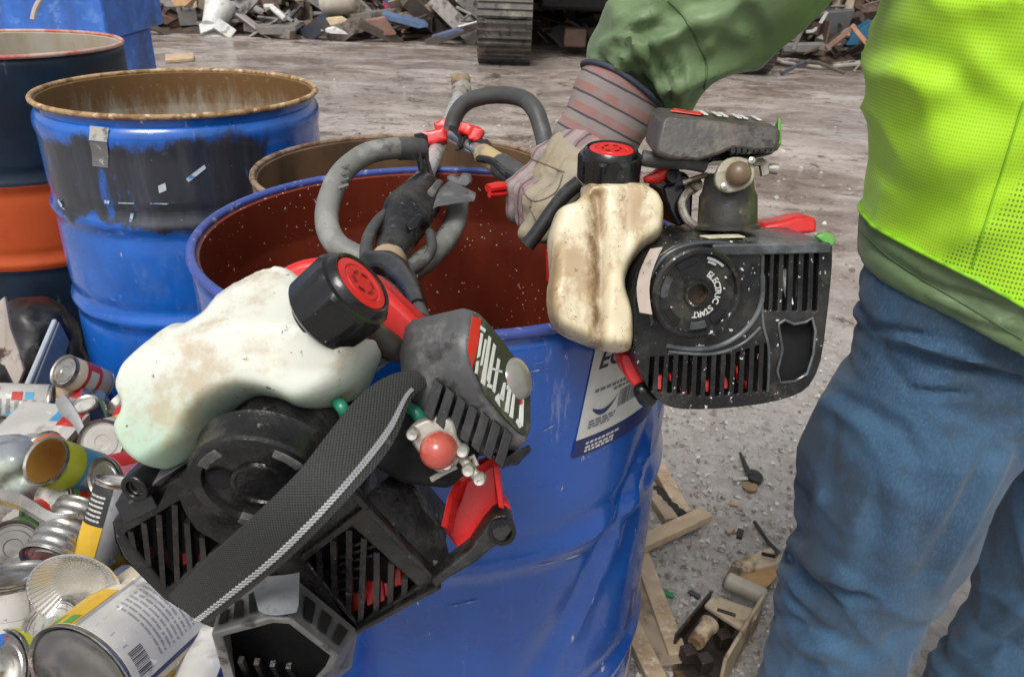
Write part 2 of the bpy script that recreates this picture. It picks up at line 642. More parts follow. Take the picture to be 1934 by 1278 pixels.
def drum(name, label, center, rim_z, m_out, m_in, m_rim, hoops, dent=None, tilt=None, hoop_r=.0055, lip=True, shoulder=False):
    base = V((center[0], center[1], 0))
    t = thing(name, base, label, 'drum', 'open steel drums')
    R0 = RIM - .0035
    H = rim_z
    prof = [(.0, .018), (R0 - .03, .018), (R0 - .004, .016), (R0 + .001, .0), (R0 + .002, .012), (R0, .02)]
    zz = .05
    zs = sorted(hoops)
    while zz < H - .06:
        b = 0
        for hz in hoops:
            dz = (zz - hz) / .011
            b += hoop_r * math.exp(-dz * dz) - hoop_r * .45 * (math.exp(-((zz - hz - .03) / .011) ** 2) + math.exp(-((zz - hz + .03) / .011) ** 2))
        prof.append((R0 + b, zz))
        near = min([abs(zz - h) for h in hoops] + [9])
        zz += .006 if near < .055 else .03
    if shoulder:
        prof += [(R0 + .004, H - .055), (R0 + .0035, H - .044), (R0 + .001, H - .035), (R0 - .004, H - .028), (R0 - .008, H - .025), (R0 - .0085, H - .014)]
    else:
        prof += [(R0, H - .045), (R0, H - .025), (R0 - .0015, H - .018), (R0 - .006, H - .0135)]
    k = len(prof) - 1
    prof += [(R0 - .0065, H - .008), (R0 - .010, H - .010)]
    prof += [(R0 - .0095, H - .03), (R0 - .006, H - .08)] + [(R0 - .006 - (.006 if .0 < k_ < 40 else 0), lerp(H - .09, .03, k_ / 40)) for k_ in range(41)] + [(R0 - .03, .022), (.0, .022)]
    mis = [0] * (k + 1) + [1] * (len(prof) - k - 2)
    mb = MB().lathe(base, V((0, 0, 1)), prof, 128, mis=mis)
    rb = MB()
    rp = []
    for i in range(13):
        a = 2 * math.pi * i / 12
        rp.append((RIM - .0052 + .0056 * math.cos(a), H - .0052 + .0056 * math.sin(a)))
    rb.lathe(base, V((0, 0, 1)), rp, 128)
    def fx(p):
        q = p - base
        if dent:
            q = dent(q)
        if tilt:
            q = tilt @ q
        return q + base
    mb.v = [fx(p) for p in mb.v]
    rb.v = [fx(p) for p in rb.v]
    part('shell', mb, [m_out, m_in], t, smooth=50)
    if lip:
        part('rim', rb, m_rim, t, smooth=60)
    return t
D1C, D2C = V((-.087, .92, 0)), V((-.742, 1.775, 0))
D1H, D2H = .883, .885
def dent1(p):
    """shallow crease running down the near right flank and an out-of-round rim"""
    a = math.atan2(p.y, p.x)
    r = math.hypot(p.x, p.y)
    if r < .2:
        return p
    # crease line in (angle, z): from (-.05,.80) to (-.95,.40)
    t = (p.z - .42) / .36
    k = 0
    if -.4 < t < 1.2:
        ac = -1.02 + .80 * t
        d = (a - ac) * .29
        env = max(0, min(1, (t + .4) / .5)) * max(0, min(1, (1.2 - t) / .4))
        k = (-.010 * math.exp(-((d + .028) / .022) ** 2) + .0055 * math.exp(-(d / .007) ** 2) - .005 * math.exp(-((d - .03) / .025) ** 2)) * env
    k += .0018 * math.sin(2 * a + .6) * (p.z / .88)
    s_ = (r + k) / r
    return V((p.x * s_, p.y * s_, p.z))
M_rust_rim = mat('rusty ring', (.40, .26, .13), .65, 0, [((.20, .10, .03), 40, .45, .6), ((.62, .47, .32), 55, .54, .66)], (150, .4, .002))
M_blue_rim = mat('worn blue rim', (.045, .075, .30), .4, 0, [((.33, .36, .46), 60, .56, .68), ((.10, .06, .05), 45, .66, .72)], (120, .2))
M_pink_rim = mat('faded pink rim', (.50, .33, .27), .55, 0, [((.45, .10, .08), 12, .45, .6)], (120, .2))
drum1 = drum('steel_drum', 'glossy royal blue open drum with red-brown inside, under the trimmers', D1C, D1H,
             m_drum('royal blue enamel', (.005, .070, .345)), m_inside('red oxide lining', (.185, .027, .010), (.135, .020, .009), .75), M_blue_rim, (.605, .33), dent1)
def m_rusty_inside():
    n = N('rusty top, grey below')
    z = n.xyz()[2]
    c = n.mix(n.rng(n.noise(8, 6, .65, n.stretch((1, 1, .35))), .35, .7), (.36, .33, .28), (.25, .20, .14))
    e = n.math('ADD', z, n.math('MULTIPLY', n.math('SUBTRACT', n.noise(40, 7, .75, n.stretch((1, 1, .18))), .5), .22))
    c = n.mix(n.rng(e, .76, .845), c, (.16, .085, .03))      # rust bleeding down from the rim
    c = n.mix(n.rng(n.noise(90, 5, .8), .58, .68), c, (.36, .21, .09))
    return n.out(c, .5, 0, n.bump(n.noise(60, 4), .2, .002))
m_inside2 = m_rusty_inside()
drum2 = drum('steel_drum', 'bright blue open drum with scuffed dark patch and rusty rim', D2C, D2H,
             m_drum('bright blue enamel', (.006, .105, .46), (.665, .835, (.013, .016, .026), -.21)), m_inside2, M_rust_rim, (.665, .45), hoop_r=.006, shoulder=True)
def m_banded():
    n = N('navy and orange bands')
    z = n.xyz()[2]
    c = n.mix(n.rng(n.noise(10, 6), .35, .7), (.003, .009, .020), (.006, .020, .040))
    c = n.mix(n.rng(n.noise(30, 6, .7, n.stretch((1, 1, .2))), .64, .7), c, (.05, .08, .11))
    e = n.math('ADD', z, n.math('MULTIPLY', n.noise(30, 3), .004))
    f = n.math('MULTIPLY', n.rng(e, .372, .374), n.rng(e, .599, .601, 1, 0))
    o = n.mix(n.rng(n.noise(7, 6), .4, .7), (.46, .072, .014), (.36, .050, .012))
    o = n.mix(n.rng(n.noise(45, 6), .68, .74), o, (.2, .07, .04))
    c = n.mix(f, c, o)
    return n.out(c, .48, 0, n.bump(n.noise(90, 3), .08, .001), Specular_IOR_Level=.35)
D3C = W(15, 117, 2.13)
drum3 = drum('steel_drum', 'navy drum with orange middle band and pink rim beside blue box', V((D3C.x, D3C.y, 0)), .912,
             m_banded(), m_inside('grey stained inside', (.42, .39, .34), (.34, .28, .19), .7, False), M_pink_rim, (.60, .385))
# rusty drum standing behind the royal blue one, leaning slightly
tl = Matrix.Rotation(rad(-.3), 3, 'Y') @ Matrix.Rotation(rad(-.3), 3, 'X')
drum4 = drum('steel_drum', 'rusty brown drum mostly hidden behind the royal blue drum', V((-.205, 1.497, 0)), .803,
             mat('brown rusted steel', (.13, .085, .055), .7, 0, [((.22, .12, .06), 14, .5, .65), ((.05, .03, .02), 30, .58, .7, (1, 1, .2))], (90, .3)),
             m_inside('rusted inside', (.17, .10, .055), (.075, .045, .028), .5, False), mat('rusted rim', (.27, .19, .13), .7, 0, [((.12, .06, .03), 40, .45, .6)], (120, .4)), (.55, .3), tilt=tl)

# paper label on the royal blue drum: a curved sheet with print
def cyl_hit(px, py, c, r):
    d = ray(px, py)
    o = CAM - c
    a = d.x ** 2 + d.y ** 2
    b = 2 * (o.x * d.x + o.y * d.y)
    cc = o.x ** 2 + o.y ** 2 - r * r
    t = (-b - math.sqrt(max(0, b * b - 4 * a * cc))) / (2 * a)
    p = CAM + d * t
    return math.atan2(p.y - c.y, p.x - c.x), p.z
tA = cyl_hit(1131, 655, D1C, RIM)
tB = cyl_hit(1092, 836, D1C, RIM)
LW, LH = .205, (tA[1] - tB[1]) * 1.02
def on_drum(u, v, off):
    """u across (m), v up (m) from the lower left corner of the sheet"""
    th = tB[0] + u / RIM + (tA[0] - tB[0]) * v / (tA[1] - tB[1])
    q = dent1(V((math.cos(th) * (RIM - .0035), math.sin(th) * (RIM - .0035), tB[1] + v)))
    k = 1 + off / math.hypot(q.x, q.y)
    return V((D1C.x + q.x * k, D1C.y + q.y * k, q.z))
def sheet(mb, u0, v0, u1, v1, off, mi=0, nu=14, nv=4, th=.0004):
    A = [[on_drum(lerp(u0, u1, i / nu), lerp(v0, v1, j / nv), off) for i in range(nu + 1)] for j in range(nv + 1)]
    fs = []
    vs = [p for r in A for p in r]
    for j in range(nv):
        for i in range(nu):
            a = j * (nu + 1) + i
            fs.append([a, a + 1, a + nu + 2, a + nu + 1])
    mb.add(vs, fs, mi)
M_paper = mat('label paper', (.60, .59, .57), .5, 0, [((.5, .49, .47), 20, .55, .7)])
M_ink = mat('black ink', (.015, .015, .018), .5)
M_navy = mat('navy ink', (.014, .022, .12), .4)
M_grey_ink = mat('grey ink', (.16, .17, .19), .5)
lb = MB()
sheet(lb, 0, 0, LW, min(LH + .05, D1H - .022 - tB[1]), .0012, 0, 18, 6)
LAB = part('paper_label', lb, M_paper, drum1, smooth=80)
lb = MB()
sheet(lb, -.001, -.021, LW, .0, .0014, 0, 18, 2)
part('label_band', lb, M_navy, LAB, smooth=80)
def print_text(s, u, v, size, m, bold=0, slant=0.):
    pts, fs = text_shape(s, size, bold)
    b = MB()
    b.add([on_drum(u + x + y * slant, v + y, .0017) for x, y in pts], fs)
    part('lettering', b, m, LAB, smooth=0)
print_text('ECO', .009, LH - .030, .027, M_ink, .0006, .15)
lb = MB()
for row, (v0, h, u0, u1) in enumerate(((.051, .0035, .012, .075), (.0455, .003, .04, .085), (.017, .0022, .012, .05), (.0135, .0022, .012, .05), (.01, .0022, .012, .045))):
    u = u0
    while u < u1:
        wd = random.uniform(.003, .009)
        sheet(lb, u, v0, min(u + wd, u1), v0 + h, .0017, 0, 1, 1)
        u += wd + .0018
u = .052
while u < .097:
    wd = random.choice((.0008, .0012, .002))
    sheet(lb, u, .022, u + wd, .042, .0017, 0, 1, 1)
    u += wd + random.choice((.0008, .0013))
part('fine_print', lb, M_grey_ink, LAB, smooth=0)
lb = MB()
for k in range(12):                                   # blue swoosh
    t0, t1 = k / 12, (k + 1) / 12
    q = []
    for t, sgn in ((t0, -1), (t1, -1), (t1, 1), (t0, 1)):
        uu = .014 + .036 * t
        vc = .036 - .014 * math.sin(t * 2.2 + .3) + .012 * t * t
        q.append(on_drum(uu, vc + sgn * .0032 * math.sin(math.pi * min(1, t * .9 + .12)), .0017))
    lb.add(q, [[0, 1, 2, 3]])
part('swoosh', lb, M_navy, LAB, smooth=0)
lb = MB()
for v0 in (-.0085, -.0135, -.0175):
    u = .014
    while u < .060 + (v0 + .0085) * .8:
        wd = random.uniform(.003, .008)
        sheet(lb, u, v0, u + wd, v0 + .0028, .0019, 0, 1, 1)
        u += wd + .0016
part('band_print', lb, M_paper, LAB, smooth=0)

# scuffs and scrapes on the royal blue drum
def on_d1(px, py):
    th, z = cyl_hit(px, py, D1C, RIM)
    q = dent1(V((math.cos(th) * (RIM - .0035), math.sin(th) * (RIM - .0035), z)))
    k = 1 + (.0009 + (.0060 * math.exp(-((z - .605) / .011) ** 2))) / RIM
    return V((D1C.x + q.x * k, D1C.y + q.y * k, z))
M_scuff = mat('scuffed to primer', (.30, .35, .52), .5, 0, [((.05, .08, .3), 120, .45, .55)])
for (ax_, ay_, bx_, by_, wd_) in ((1002, 706, 1040, 700, 4), (1015, 690, 1030, 688, 2), (1030, 818, 1052, 806, 4), (1010, 1070, 1060, 1062, 5), (1070, 1060, 1100, 1050, 5), (1168, 1225, 1180, 1195, 4), (1060, 1165, 1078, 1190, 3), (1140, 1180, 1150, 1186, 4), (850, 1150, 905, 1138, 4), (1150, 1010, 1180, 960, 4), (1105, 1095, 1130, 1050, 4)):
    b = MB()
    rr = []
    for k in range(6):
        t = k / 5
        x, y = lerp(ax_, bx_, t), lerp(ay_, by_, t)
        h = wd_ * math.sin(math.pi * (t * .8 + .1)) * random.uniform(.4, 1)
        rr.append([on_d1(x, y - h / 2), on_d1(x, y + h / 2)])
    b.loft(rr, 0, False, False, False)
    part('scuff', b, M_scuff, drum1, smooth=80)
# tape scrap and paint chips on the bright blue drum
def on_d2(px, py, off=.0012):
    th, z = cyl_hit(px, py, D2C, RIM)
    rr = RIM - .0035 + off + .0055 * max(0, 1 - abs(z - (D2H - .052)) / .022)
    return V((D2C.x + math.cos(th) * rr, D2C.y + math.sin(th) * rr, z))
def patch2(pts, m, name, nsub=6):
    b = MB()
    (x0, y0), (x1, y1), (x2, y2), (x3, y3) = pts
    A = []
    for j in range(3):
        for i in range(nsub + 1):
            u, v = i / nsub, j / 2
            A.append(on_d2(lerp(lerp(x0, x1, u), lerp(x3, x2, u), v), lerp(lerp(y0, y1, u), lerp(y3, y2, u), v), .0015))
    b.add(A, [[j * (nsub + 1) + i, j * (nsub + 1) + i + 1, (j + 1) * (nsub + 1) + i + 1, (j + 1) * (nsub + 1) + i] for j in range(2) for i in range(nsub)])
    part(name, b, m, drum2, smooth=80)
M_tape = mat('old tape', (.42, .40, .35), .6, 0, [((.16, .16, .17), 60, .5, .62)])
patch2([(168, 238), (204, 242), (204, 268), (170, 264)], M_tape, 'tape_scrap')
patch2([(171, 266), (204, 269), (203, 318), (173, 314)], mat('grimy tape', (.16, .155, .155), .7, 0, [((.38, .37, .34), 90, .56, .64)]), 'tape_scrap')
M_chip = mat('bare chip', (.50, .55, .62), .5, 0, [((.05, .2, .5), 60, .5, .6)])
for q in ([(351, 338), (386, 312), (390, 318), (356, 345)], [(298, 352), (312, 346), (314, 360), (300, 366)], [(505, 300), (524, 289), (521, 296), (507, 304)], [(246, 402), (252, 403), (248, 420), (243, 419)], [(196, 378), (206, 380), (204, 387), (196, 385)],
          [(108, 376), (116, 388), (114, 393), (107, 382)], [(116, 392), (130, 404), (128, 409), (115, 398)], [(134, 405), (150, 417), (146, 421), (132, 411)], [(222, 383), (252, 384), (252, 386), (222, 385)], [(282, 384), (318, 385), (318, 387), (282, 386)]):
    patch2(q, M_chip, 'paint_chip', 2)

# ================================================================ BLUE BOX at the back left
M_box = mat('blue painted steel box', (.045, .165, .58), .5, 0, [((.05, .10, .28), 3, .52, .7, (1, 1, .35)), ((.12, .26, .68), 14, .55, .7)], (40, .1))
bc = W(207, 77, 3.5)
bx = thing('storage_box', V((bc.x - .7, bc.y + .4, 0)), 'big two-tier blue steel box behind the drums', 'box')
b = MB()
ang = rad(3)
ex, ey = V((math.cos(ang), math.sin(ang), 0)), V((-math.sin(ang) - .02, math.cos(ang), 0))
c0 = V((bc.x, bc.y, 0))
b.box(c0 - ex * .8 + ey * .36 + V((0, 0, bc.z + .33)), ex * .8, ey * .36, V((0, 0, .33)))
part('upper_box', b, M_box, bx, bevel=.012)
b = MB()
b.box(c0 - ex * .85 + ey * .36 + V((0, 0, (bc.z - .008) / 2)), ex * .80, ey * .30, V((0, 0, (bc.z - .008) / 2)))
part('lower_box', b, M_box, bx, bevel=.012)
b = MB()
for i in range(9):                                   # worn stencilled marks, too faint to read
    u = .16 + i * .048
    for k in range(3):
        q = c0 + ex * .0035 + ey * (u + random.uniform(0, .028)) + V((0, 0, bc.z + .15 + .05 * u + random.uniform(0, .05)))
        b.box(q, ex * .001, ey * random.choice((.004, .012)), V((0, 0, random.choice((.004, .016)))))
part('stencil', b, mat('faded stencil', (.16, .26, .62), .6), bx, smooth=0)
b = MB()
b.tube(path((62, 38, 3.3), (66, 20, 3.3), (74, 4, 3.3), (92, -25, 3.3), (130, -60, 3.32)), .011, 8)
tag(part('hose', b, mat('pale hose', (.45, .38, .33), .5), base=W(62, 38, 3.3)), 'pale thin hose end hanging in front of the blue box', 'hose')

# ================================================================ SCRAP HEAP at the back
def rmat(name, cols, rough=.6, metal=0.):
    n = N(name)
    c = None
    r = n.rnd()
    c = cols[0]
    for i, q in enumerate(cols[1:]):
        c = n.mix(n.math('GREATER_THAN', r, (i + 1) / len(cols)), c, q)
    c = n.mix(n.rng(n.noise(6, 6, .7), .5, .66), c, (.075, .05, .035))
    return n.out(c, rough, metal, n.bump(n.noise(14, 4), .2, .01))
def heap(name, label, x0, x1, y0, y1, hfun, cell, m):
    """a tangle of small bent plates, rods and lumps over a mound"""
    mb = MB()
    nx, ny = max(2, int((x1 - x0) / cell)), max(2, int((y1 - y0) / cell))
    vs, fs = [], []
    for j in range(ny + 1):
        for i in range(nx + 1):
            x, y = lerp(x0, x1, i / nx), lerp(y0, y1, j / ny)
            vs.append((x, y, hfun(x, y) - .06))
    for j in range(ny):
        for i in range(nx):
            a = j * (nx + 1) + i
            fs.append([a, a + 1, a + nx + 2, a + nx + 1])
    mb.add(vs, fs, 0)
    for k in range(int((x1 - x0) * (y1 - y0) * 70)):
        x, y = random.uniform(x0, x1), random.uniform(y0, y1)
        h = hfun(x, y)
        if h < .05:
            continue
        p = V((x, y, h + random.uniform(-.05, .1)))
        q = Matrix.Rotation(random.uniform(0, 6.28), 3, 'Z') @ Matrix.Rotation(random.gauss(.6, .6), 3, 'X') @ Matrix.Rotation(random.gauss(0, .6), 3, 'Y')
        s_ = random.uniform(.04, .16)
        kind = random.random()
        if kind < .5:
            mb.box(p, q @ V((s_ * random.uniform(.6, 2), 0, 0)), q @ V((0, s_ * random.uniform(.3, 1), 0)), q @ V((0, 0, .008)), random.choice((0, 1, 2, 3, 4)))
        elif kind < .8:
            mb.box(p, q @ V((s_ * 3.2, 0, 0)), q @ V((0, .014, 0)), q @ V((0, 0, .014)), random.choice((0, 1, 2, 3)))
        else:
            mb.box(p, q @ V((s_ * .8, 0, 0)), q @ V((0, s_ * .6, 0)), q @ V((0, 0, s_ * .5)), random.choice((0, 0, 1, 2)))
    return tag(part(name, mb, m, smooth=0), label, 'scrap', kind='stuff')
SCRAPM = [mat('dark rust', (.055, .038, .03), .7, 0, [((.10, .055, .03), 8, .5, .65)]), mat('brown scrap', (.13, .085, .058), .7), mat('grey scrap', (.20, .19, .18), .5), mat('black scrap', (.018, .018, .02), .5), mat('tan scrap', (.33, .27, .20), .7)]
def hb(x, y):
    return max(0, min(1.7, (y - 10.7 - .4 * noise.noise(V((x * .8, 0, 2)))) * .85)) * (.8 + .35 * noise.noise(V((x * .7, y * .7, 0))))
heap('scrap_heap', 'long heap of tangled rusty scrap metal across the back of the yard', -9, 2.6, 10.4, 13.5, hb, .25, SCRAPM)
def plate(name, label, cat, pts, vec, m, group=None, bevel=.004, parent=None):
    p = pts[0]
    o = part(name, MB().prism(pts, vec), m, parent, base=V((p.x, p.y, p.z)), bevel=bevel)
    return tag(o, label, cat, group) if parent is None else o
def quad(pxs, y):
    return [YP(a, b, y) for a, b in pxs]
# pieces one can pick out along the foot of the heap
bk = thing('plastic_bucket', YP(405, 55, 10.55), 'tapered white plastic bucket tipped over at the foot of the scrap heap', 'bucket')
a0, a1 = YP(398, 52, 10.45), YP(418, 10, 10.75)
MBk = MB().lathe(a0, a1 - a0, [(0, 0), (.11, 0), (.13, .1), (.19, .34), (.2, .36), (.18, .355), (.115, .02), (0, .02)], 24)
M_white = mat('dirty white plastic', (.62, .62, .60), .45, 0, [((.3, .27, .22), 9, .56, .68)])
part('body', MBk, M_white, bk)
b = MB()
for k, (pa, pb_) in enumerate((((378, 56), (408, 44)), ((408, 44), (440, 66)), ((385, 66), (436, 68)))):
    b.bar(YP(*pa, 10.4), YP(*pb_, 10.42), .16, .02, V((0, -.6, .8)))
tag(part('torn_sheet', b, M_white, base=YP(400, 64, 10.4)), 'crumpled white torn sheet under the white bucket', 'sheet')
plate('tan_cardboard', 'tan curved cardboard standing out of the heap above the bucket', 'cardboard', quad([(318, -6), (372, -8), (350, 12), (330, 12)], 10.6), V((.03, .12, 0)), mat('tan panel', (.55, .33, .18), .6))
b = MB().tube([YP(500, 14, 10.5), YP(512, 13, 10.5), YP(538, 36, 10.4)], .035, 8)
tag(part('bent_pipe', b, M_white, base=YP(520, 20, 10.5)), 'pale bent pipe lying in the scrap heap', 'pipe')
plate('plywood_scrap', 'cream board leaning at the foot of the heap in the middle', 'board', quad([(607, 36), (642, 33), (662, 46), (665, 60), (640, 57), (616, 54)], 10.4), V((.02, .05, .01)), mat('cream board', (.60, .47, .30), .6))
plate('white_rag', 'flat white torn piece below the cream board', 'scrap', quad([(605, 58), (628, 53), (650, 60), (660, 66), (625, 64)], 10.3), V((0, .05, .015)), M_white)
plate('steel_tray', 'shallow dark grey steel tray lying before the heap', 'tray', quad([(480, 52), (556, 50), (560, 58), (538, 66), (492, 66)], 10.3), V((0, .3, .02)), mat('grey steel', (.19, .17, .155), .5))
plate('blue_panel', 'faded blue panel lying across the scrap heap', 'panel', quad([(722, 26), (800, 44), (808, 52), (790, 54), (720, 36)], 10.5), V((0, .1, .03)), mat('faded blue', (.09, .15, .26), .5))
plate('navy_sheet', 'navy sheet lying on the ground beside the crawler track', 'sheet', quad([(815, 70), (862, 56), (875, 60), (840, 72)], 10.2), V((0, .05, .02)), mat('navy sheet', (.07, .09, .16), .4))
plate('red_blue_carton', 'small blue carton with a red patch on top of the heap', 'carton', quad([(722, 2), (760, 0), (764, 20), (728, 22)], 10.9), V((.05, .2, 0)), mat('carton', (.05, .08, .2), .5, 0, [((.5, .03, .04), 4, .5, .55)]))
b = MB()
b.tube([YP(862, 14, 10.4), YP(890, 28, 10.35), YP(872, 40, 10.35), YP(902, 42, 10.3), YP(866, 52, 10.3)], .018, 6)
tag(part('bent_rod', b, mat('pale steel', (.36, .34, .32), .4, .3), base=YP(880, 40, 10.3)), 'zigzag bent pale rod in the heap next to the crawler track', 'rod')
plate('rust_plate', 'red-brown rusted plate leaning on the heap right of the cream board', 'plate', quad([(690, 40), (726, 34), (748, 66), (726, 68)], 10.4), V((0, .03, .02)), mat('red rust', (.22, .12, .09), .7))
plate('green_crate', 'small dull teal crate among the scrap', 'crate', quad([(668, 32), (702, 26), (704, 36), (676, 40)], 10.6), V((.03, .25, 0)), mat('teal', (.09, .16, .15), .5))
b = MB().ball(YP(666, 14, 10.7), .13, 8, 0, V((.8, .8, 1.2)))
tag(part('jug', b, mat('cream jug', (.52, .47, .36), .5), base=YP(666, 20, 10.7)), 'cream plastic jug lying high on the scrap heap', 'jug')
b = MB().lathe(YP(612, 12, 10.7), V((1, -.2, .25)), [(0, 0), (.13, 0), (.15, .05), (.15, .4), (.1, .45), (0, .45)], 14)
tag(part('cylinder_tank', b, mat('grey cream', (.42, .38, .31), .5), base=YP(620, 14, 10.7)), 'pale grey cylinder tank lying on top of the heap', 'tank')
NEAR = [(405, 30, 'the white bucket'), (520, 25, 'the bent pale pipe'), (636, 46, 'the cream board'), (715, 52, 'the rusted plate'), (770, 42, 'the faded blue panel'), (740, 10, 'the blue carton'), (612, 8, 'the pale cylinder tank'), (880, 35, 'the zigzag rod'), (520, 60, 'the steel tray'), (345, 5, 'the tan cardboard')]
PAL = [('grey-brown', (.20, .17, .15)), ('dark brown', (.09, .07, .06)), ('tan', (.32, .25, .18)), ('blue-black', (.05, .06, .085)), ('rust-red', (.18, .085, .055)), ('pale grey', (.34, .32, .30))]
PALM = [mat(k + ' scrap paint', c, .6, 0, [((.08, .055, .04), 7, .5, .66)], (14, .2, .01)) for k, c in PAL]
lumberm = [rmat('random scrap', [(.20, .17, .15), (.09, .07, .06), (.30, .24, .18), (.06, .07, .09), (.17, .09, .06), (.33, .31, .29)])]
for i in range(44):
    x = random.uniform(310, 900)
    y_ = random.uniform(-20, 66)
    p = YP(x, y_, 10.45 + max(0, (60 - y_)) * .012)
    q = Matrix.Rotation(random.uniform(-.8, .8), 3, 'Y') @ Matrix.Rotation(random.uniform(-.6, .6), 3, 'Z')
    L = random.uniform(.12, .42)
    ci = random.randrange(6)
    kd, nm_ = random.choice((((.05, .012), 'flat plate'), ((.09, .012), 'broad sheet'), ((.025, .02), 'thin bar'), ((.06, .05), 'block'), ((.09, .09), 'boxy lump')))
    b = MB().box(p, q @ V((L, 0, 0)), q @ V((0, kd[0], 0)), q @ V((0, 0, kd[1])))
    lm = min(NEAR, key=lambda t_: math.hypot(t_[0] - x, (t_[1] - y_) * 1.5))
    wh = 'left of' if x < lm[0] - 15 else 'right of' if x > lm[0] + 15 else 'above' if y_ < lm[1] else 'below'
    ln = 'short' if L < .2 else 'long' if L > .33 else 'mid-length'
    tag(part('scrap_piece', b, PALM[ci], base=p, bevel=.004), '%s %s %s of scrap %s %s in the heap' % (ln, PAL[ci][0], nm_, wh, lm[2]), 'scrap', 'loose scrap in the back heap')
p = G(340, 107, .02)
plate('wood_offcut', 'pale wood offcut lying flat on the mud beside the blue box', 'offcut', [G(312, 104, .03), G(364, 100, .03), G(366, 110, .03), G(312, 114, .03)], V((0, 0, -.03)), mat('pale offcut', (.50, .37, .24), .7))

# ================================================================ CRAWLER MACHINE
ex0 = thing('excavator', V((.9, 10.4, 0)), 'tracked excavator standing dark in the middle of the yard', 'excavator')
M_shoe = mat('muddy steel shoe', (.10, .088, .075), .55, .1, [((.22, .19, .165), 5, .52, .66), ((.035, .03, .027), 12, .5, .65)], (60, .3, .004))
M_blk = mat('black machine paint', (.012, .012, .013), .6, 0, [((.05, .042, .035), 5, .55, .7)])
def track(xc, yf, yb, rr, wd):
    f = part('track_frame', MB().box(V((xc, (yf + yb) / 2, rr)), V((wd * .32, 0, 0)), V((0, (yb - yf) / 2 - .1, 0)), V((0, 0, rr * .55))), M_blk, ex0, bevel=.02)
    for yy in (yf, yb):
        part('drive_wheel', MB().lathe(V((xc - wd * .36, yy, rr)), V((1, 0, 0)), [(0, 0), (rr - .06, 0), (rr - .06, wd * .72), (0, wd * .72)], 24), M_blk, f)
    L = yb - yf
    per = 2 * L + 2 * math.pi * rr
    ns = int(per / .20)
    for i in range(ns):
        u = per * i / ns
        if u < L:
            p, a = V((xc, yf + u, 0)), 0
        elif u < L + math.pi * rr:
            a = (u - L) / rr
            p = V((xc, yb + math.sin(a) * rr, rr - math.cos(a) * rr))
        elif u < 2 * L + math.pi * rr:
            a = math.pi
            p = V((xc, yb - (u - L - math.pi * rr), 2 * rr))
        else:
            a = math.pi + (u - 2 * L - math.pi * rr) / rr
            p = V((xc, yf + math.sin(a) * rr, rr - math.cos(a) * rr))
        t = V((0, math.cos(a), math.sin(a)))
        nn = V((0, math.sin(a), -math.cos(a)))
        b = MB().box(p + nn * -.012, V((wd / 2, 0, 0)), t * .092, nn * .012)
        for q in (-.07, 0, .07):
            b.box(p + nn * .010 + t * q, V((wd / 2 - .004, 0, 0)), t * .009, nn * .011)
        part('track_shoe', b, M_shoe, ex0, smooth=0)
track(-.19, 9.0, 12.6, .42, .56)
track(2.35, 9.0, 12.6, .42, .56)
b = MB().box(V((1.08, 10.8, .62)), V((.91, 0, 0)), V((0, .9, 0)), V((0, 0, .16)))
part('undercarriage', b, M_blk, ex0, bevel=.05)
b = MB().lathe(V((1.13, 10.8, .70)), V((0, 0, 1)), [(0, 0), (.6, 0), (.6, .3), (0, .3)], 24)
part('slew_ring', b, M_blk, ex0)
b = MB().box(V((1.13, 11.0, 1.55)), V((1.4, 0, 0)), V((0, 1.9, 0)), V((0, 0, .55)))
part('house', b, mat('yellow machine paint', (.45, .27, .03), .5), ex0, bevel=.08)
b = MB().box(YP(1085, 70, 9.9), V((.13, 0, 0)), V((0, .15, 0)), V((0, 0, .10)))
part('swivel_bracket', b, mat('rusty bracket', (.13, .08, .06), .7), ex0, bevel=.02)

# ================================================================ RUBBISH behind the person
def hr(x, y):
    return max(0, min(1.2, (y - 9.6 - .3 * noise.noise(V((x, 1, 2)))) * .9)) * (.8 + .3 * noise.noise(V((x, y, 4))))
heap('scrap_heap', 'dark heap of scrap and branches behind the person in the vest', 2.7, 8.5, 9.3, 12.5, hr, .25, SCRAPM)
plate('grey_sheet', 'long dark grey corrugated sheet lying behind the green sleeve', 'sheet', quad([(1490, 60), (1520, 26), (1615, 20), (1600, 60), (1580, 84), (1482, 84)], 9.9), V((.02, .08, .02)), mat('slate sheet', (.075, .078, .08), .5), bevel=.01)
plate('grey_board', 'lighter grey board under the dark grey sheet', 'board', quad([(1478, 86), (1590, 84), (1560, 100), (1480, 98)], 9.6), V((0, .08, .02)), mat('grey board', (.17, .165, .155), .6))
b = MB().tube([YP(1562, 24, 9.8), YP(1545, 52, 9.75), YP(1535, 60, 9.75), YP(1522, 61, 9.75)], .022, 6)
tag(part('curved_strip', b, mat('pale strip', (.42, .40, .37), .5), base=YP(1540, 60, 9.75)), 'pale curved strip lying on the dark grey sheet', 'strip')
plate('teal_crate', 'teal plastic crate beside the lime vest', 'crate', quad([(1615, 62), (1650, 40), (1668, 60), (1630, 86), (1598, 86)], 9.7), V((.05, .3, 0)), mat('teal plastic', (.02, .11, .19), .5))
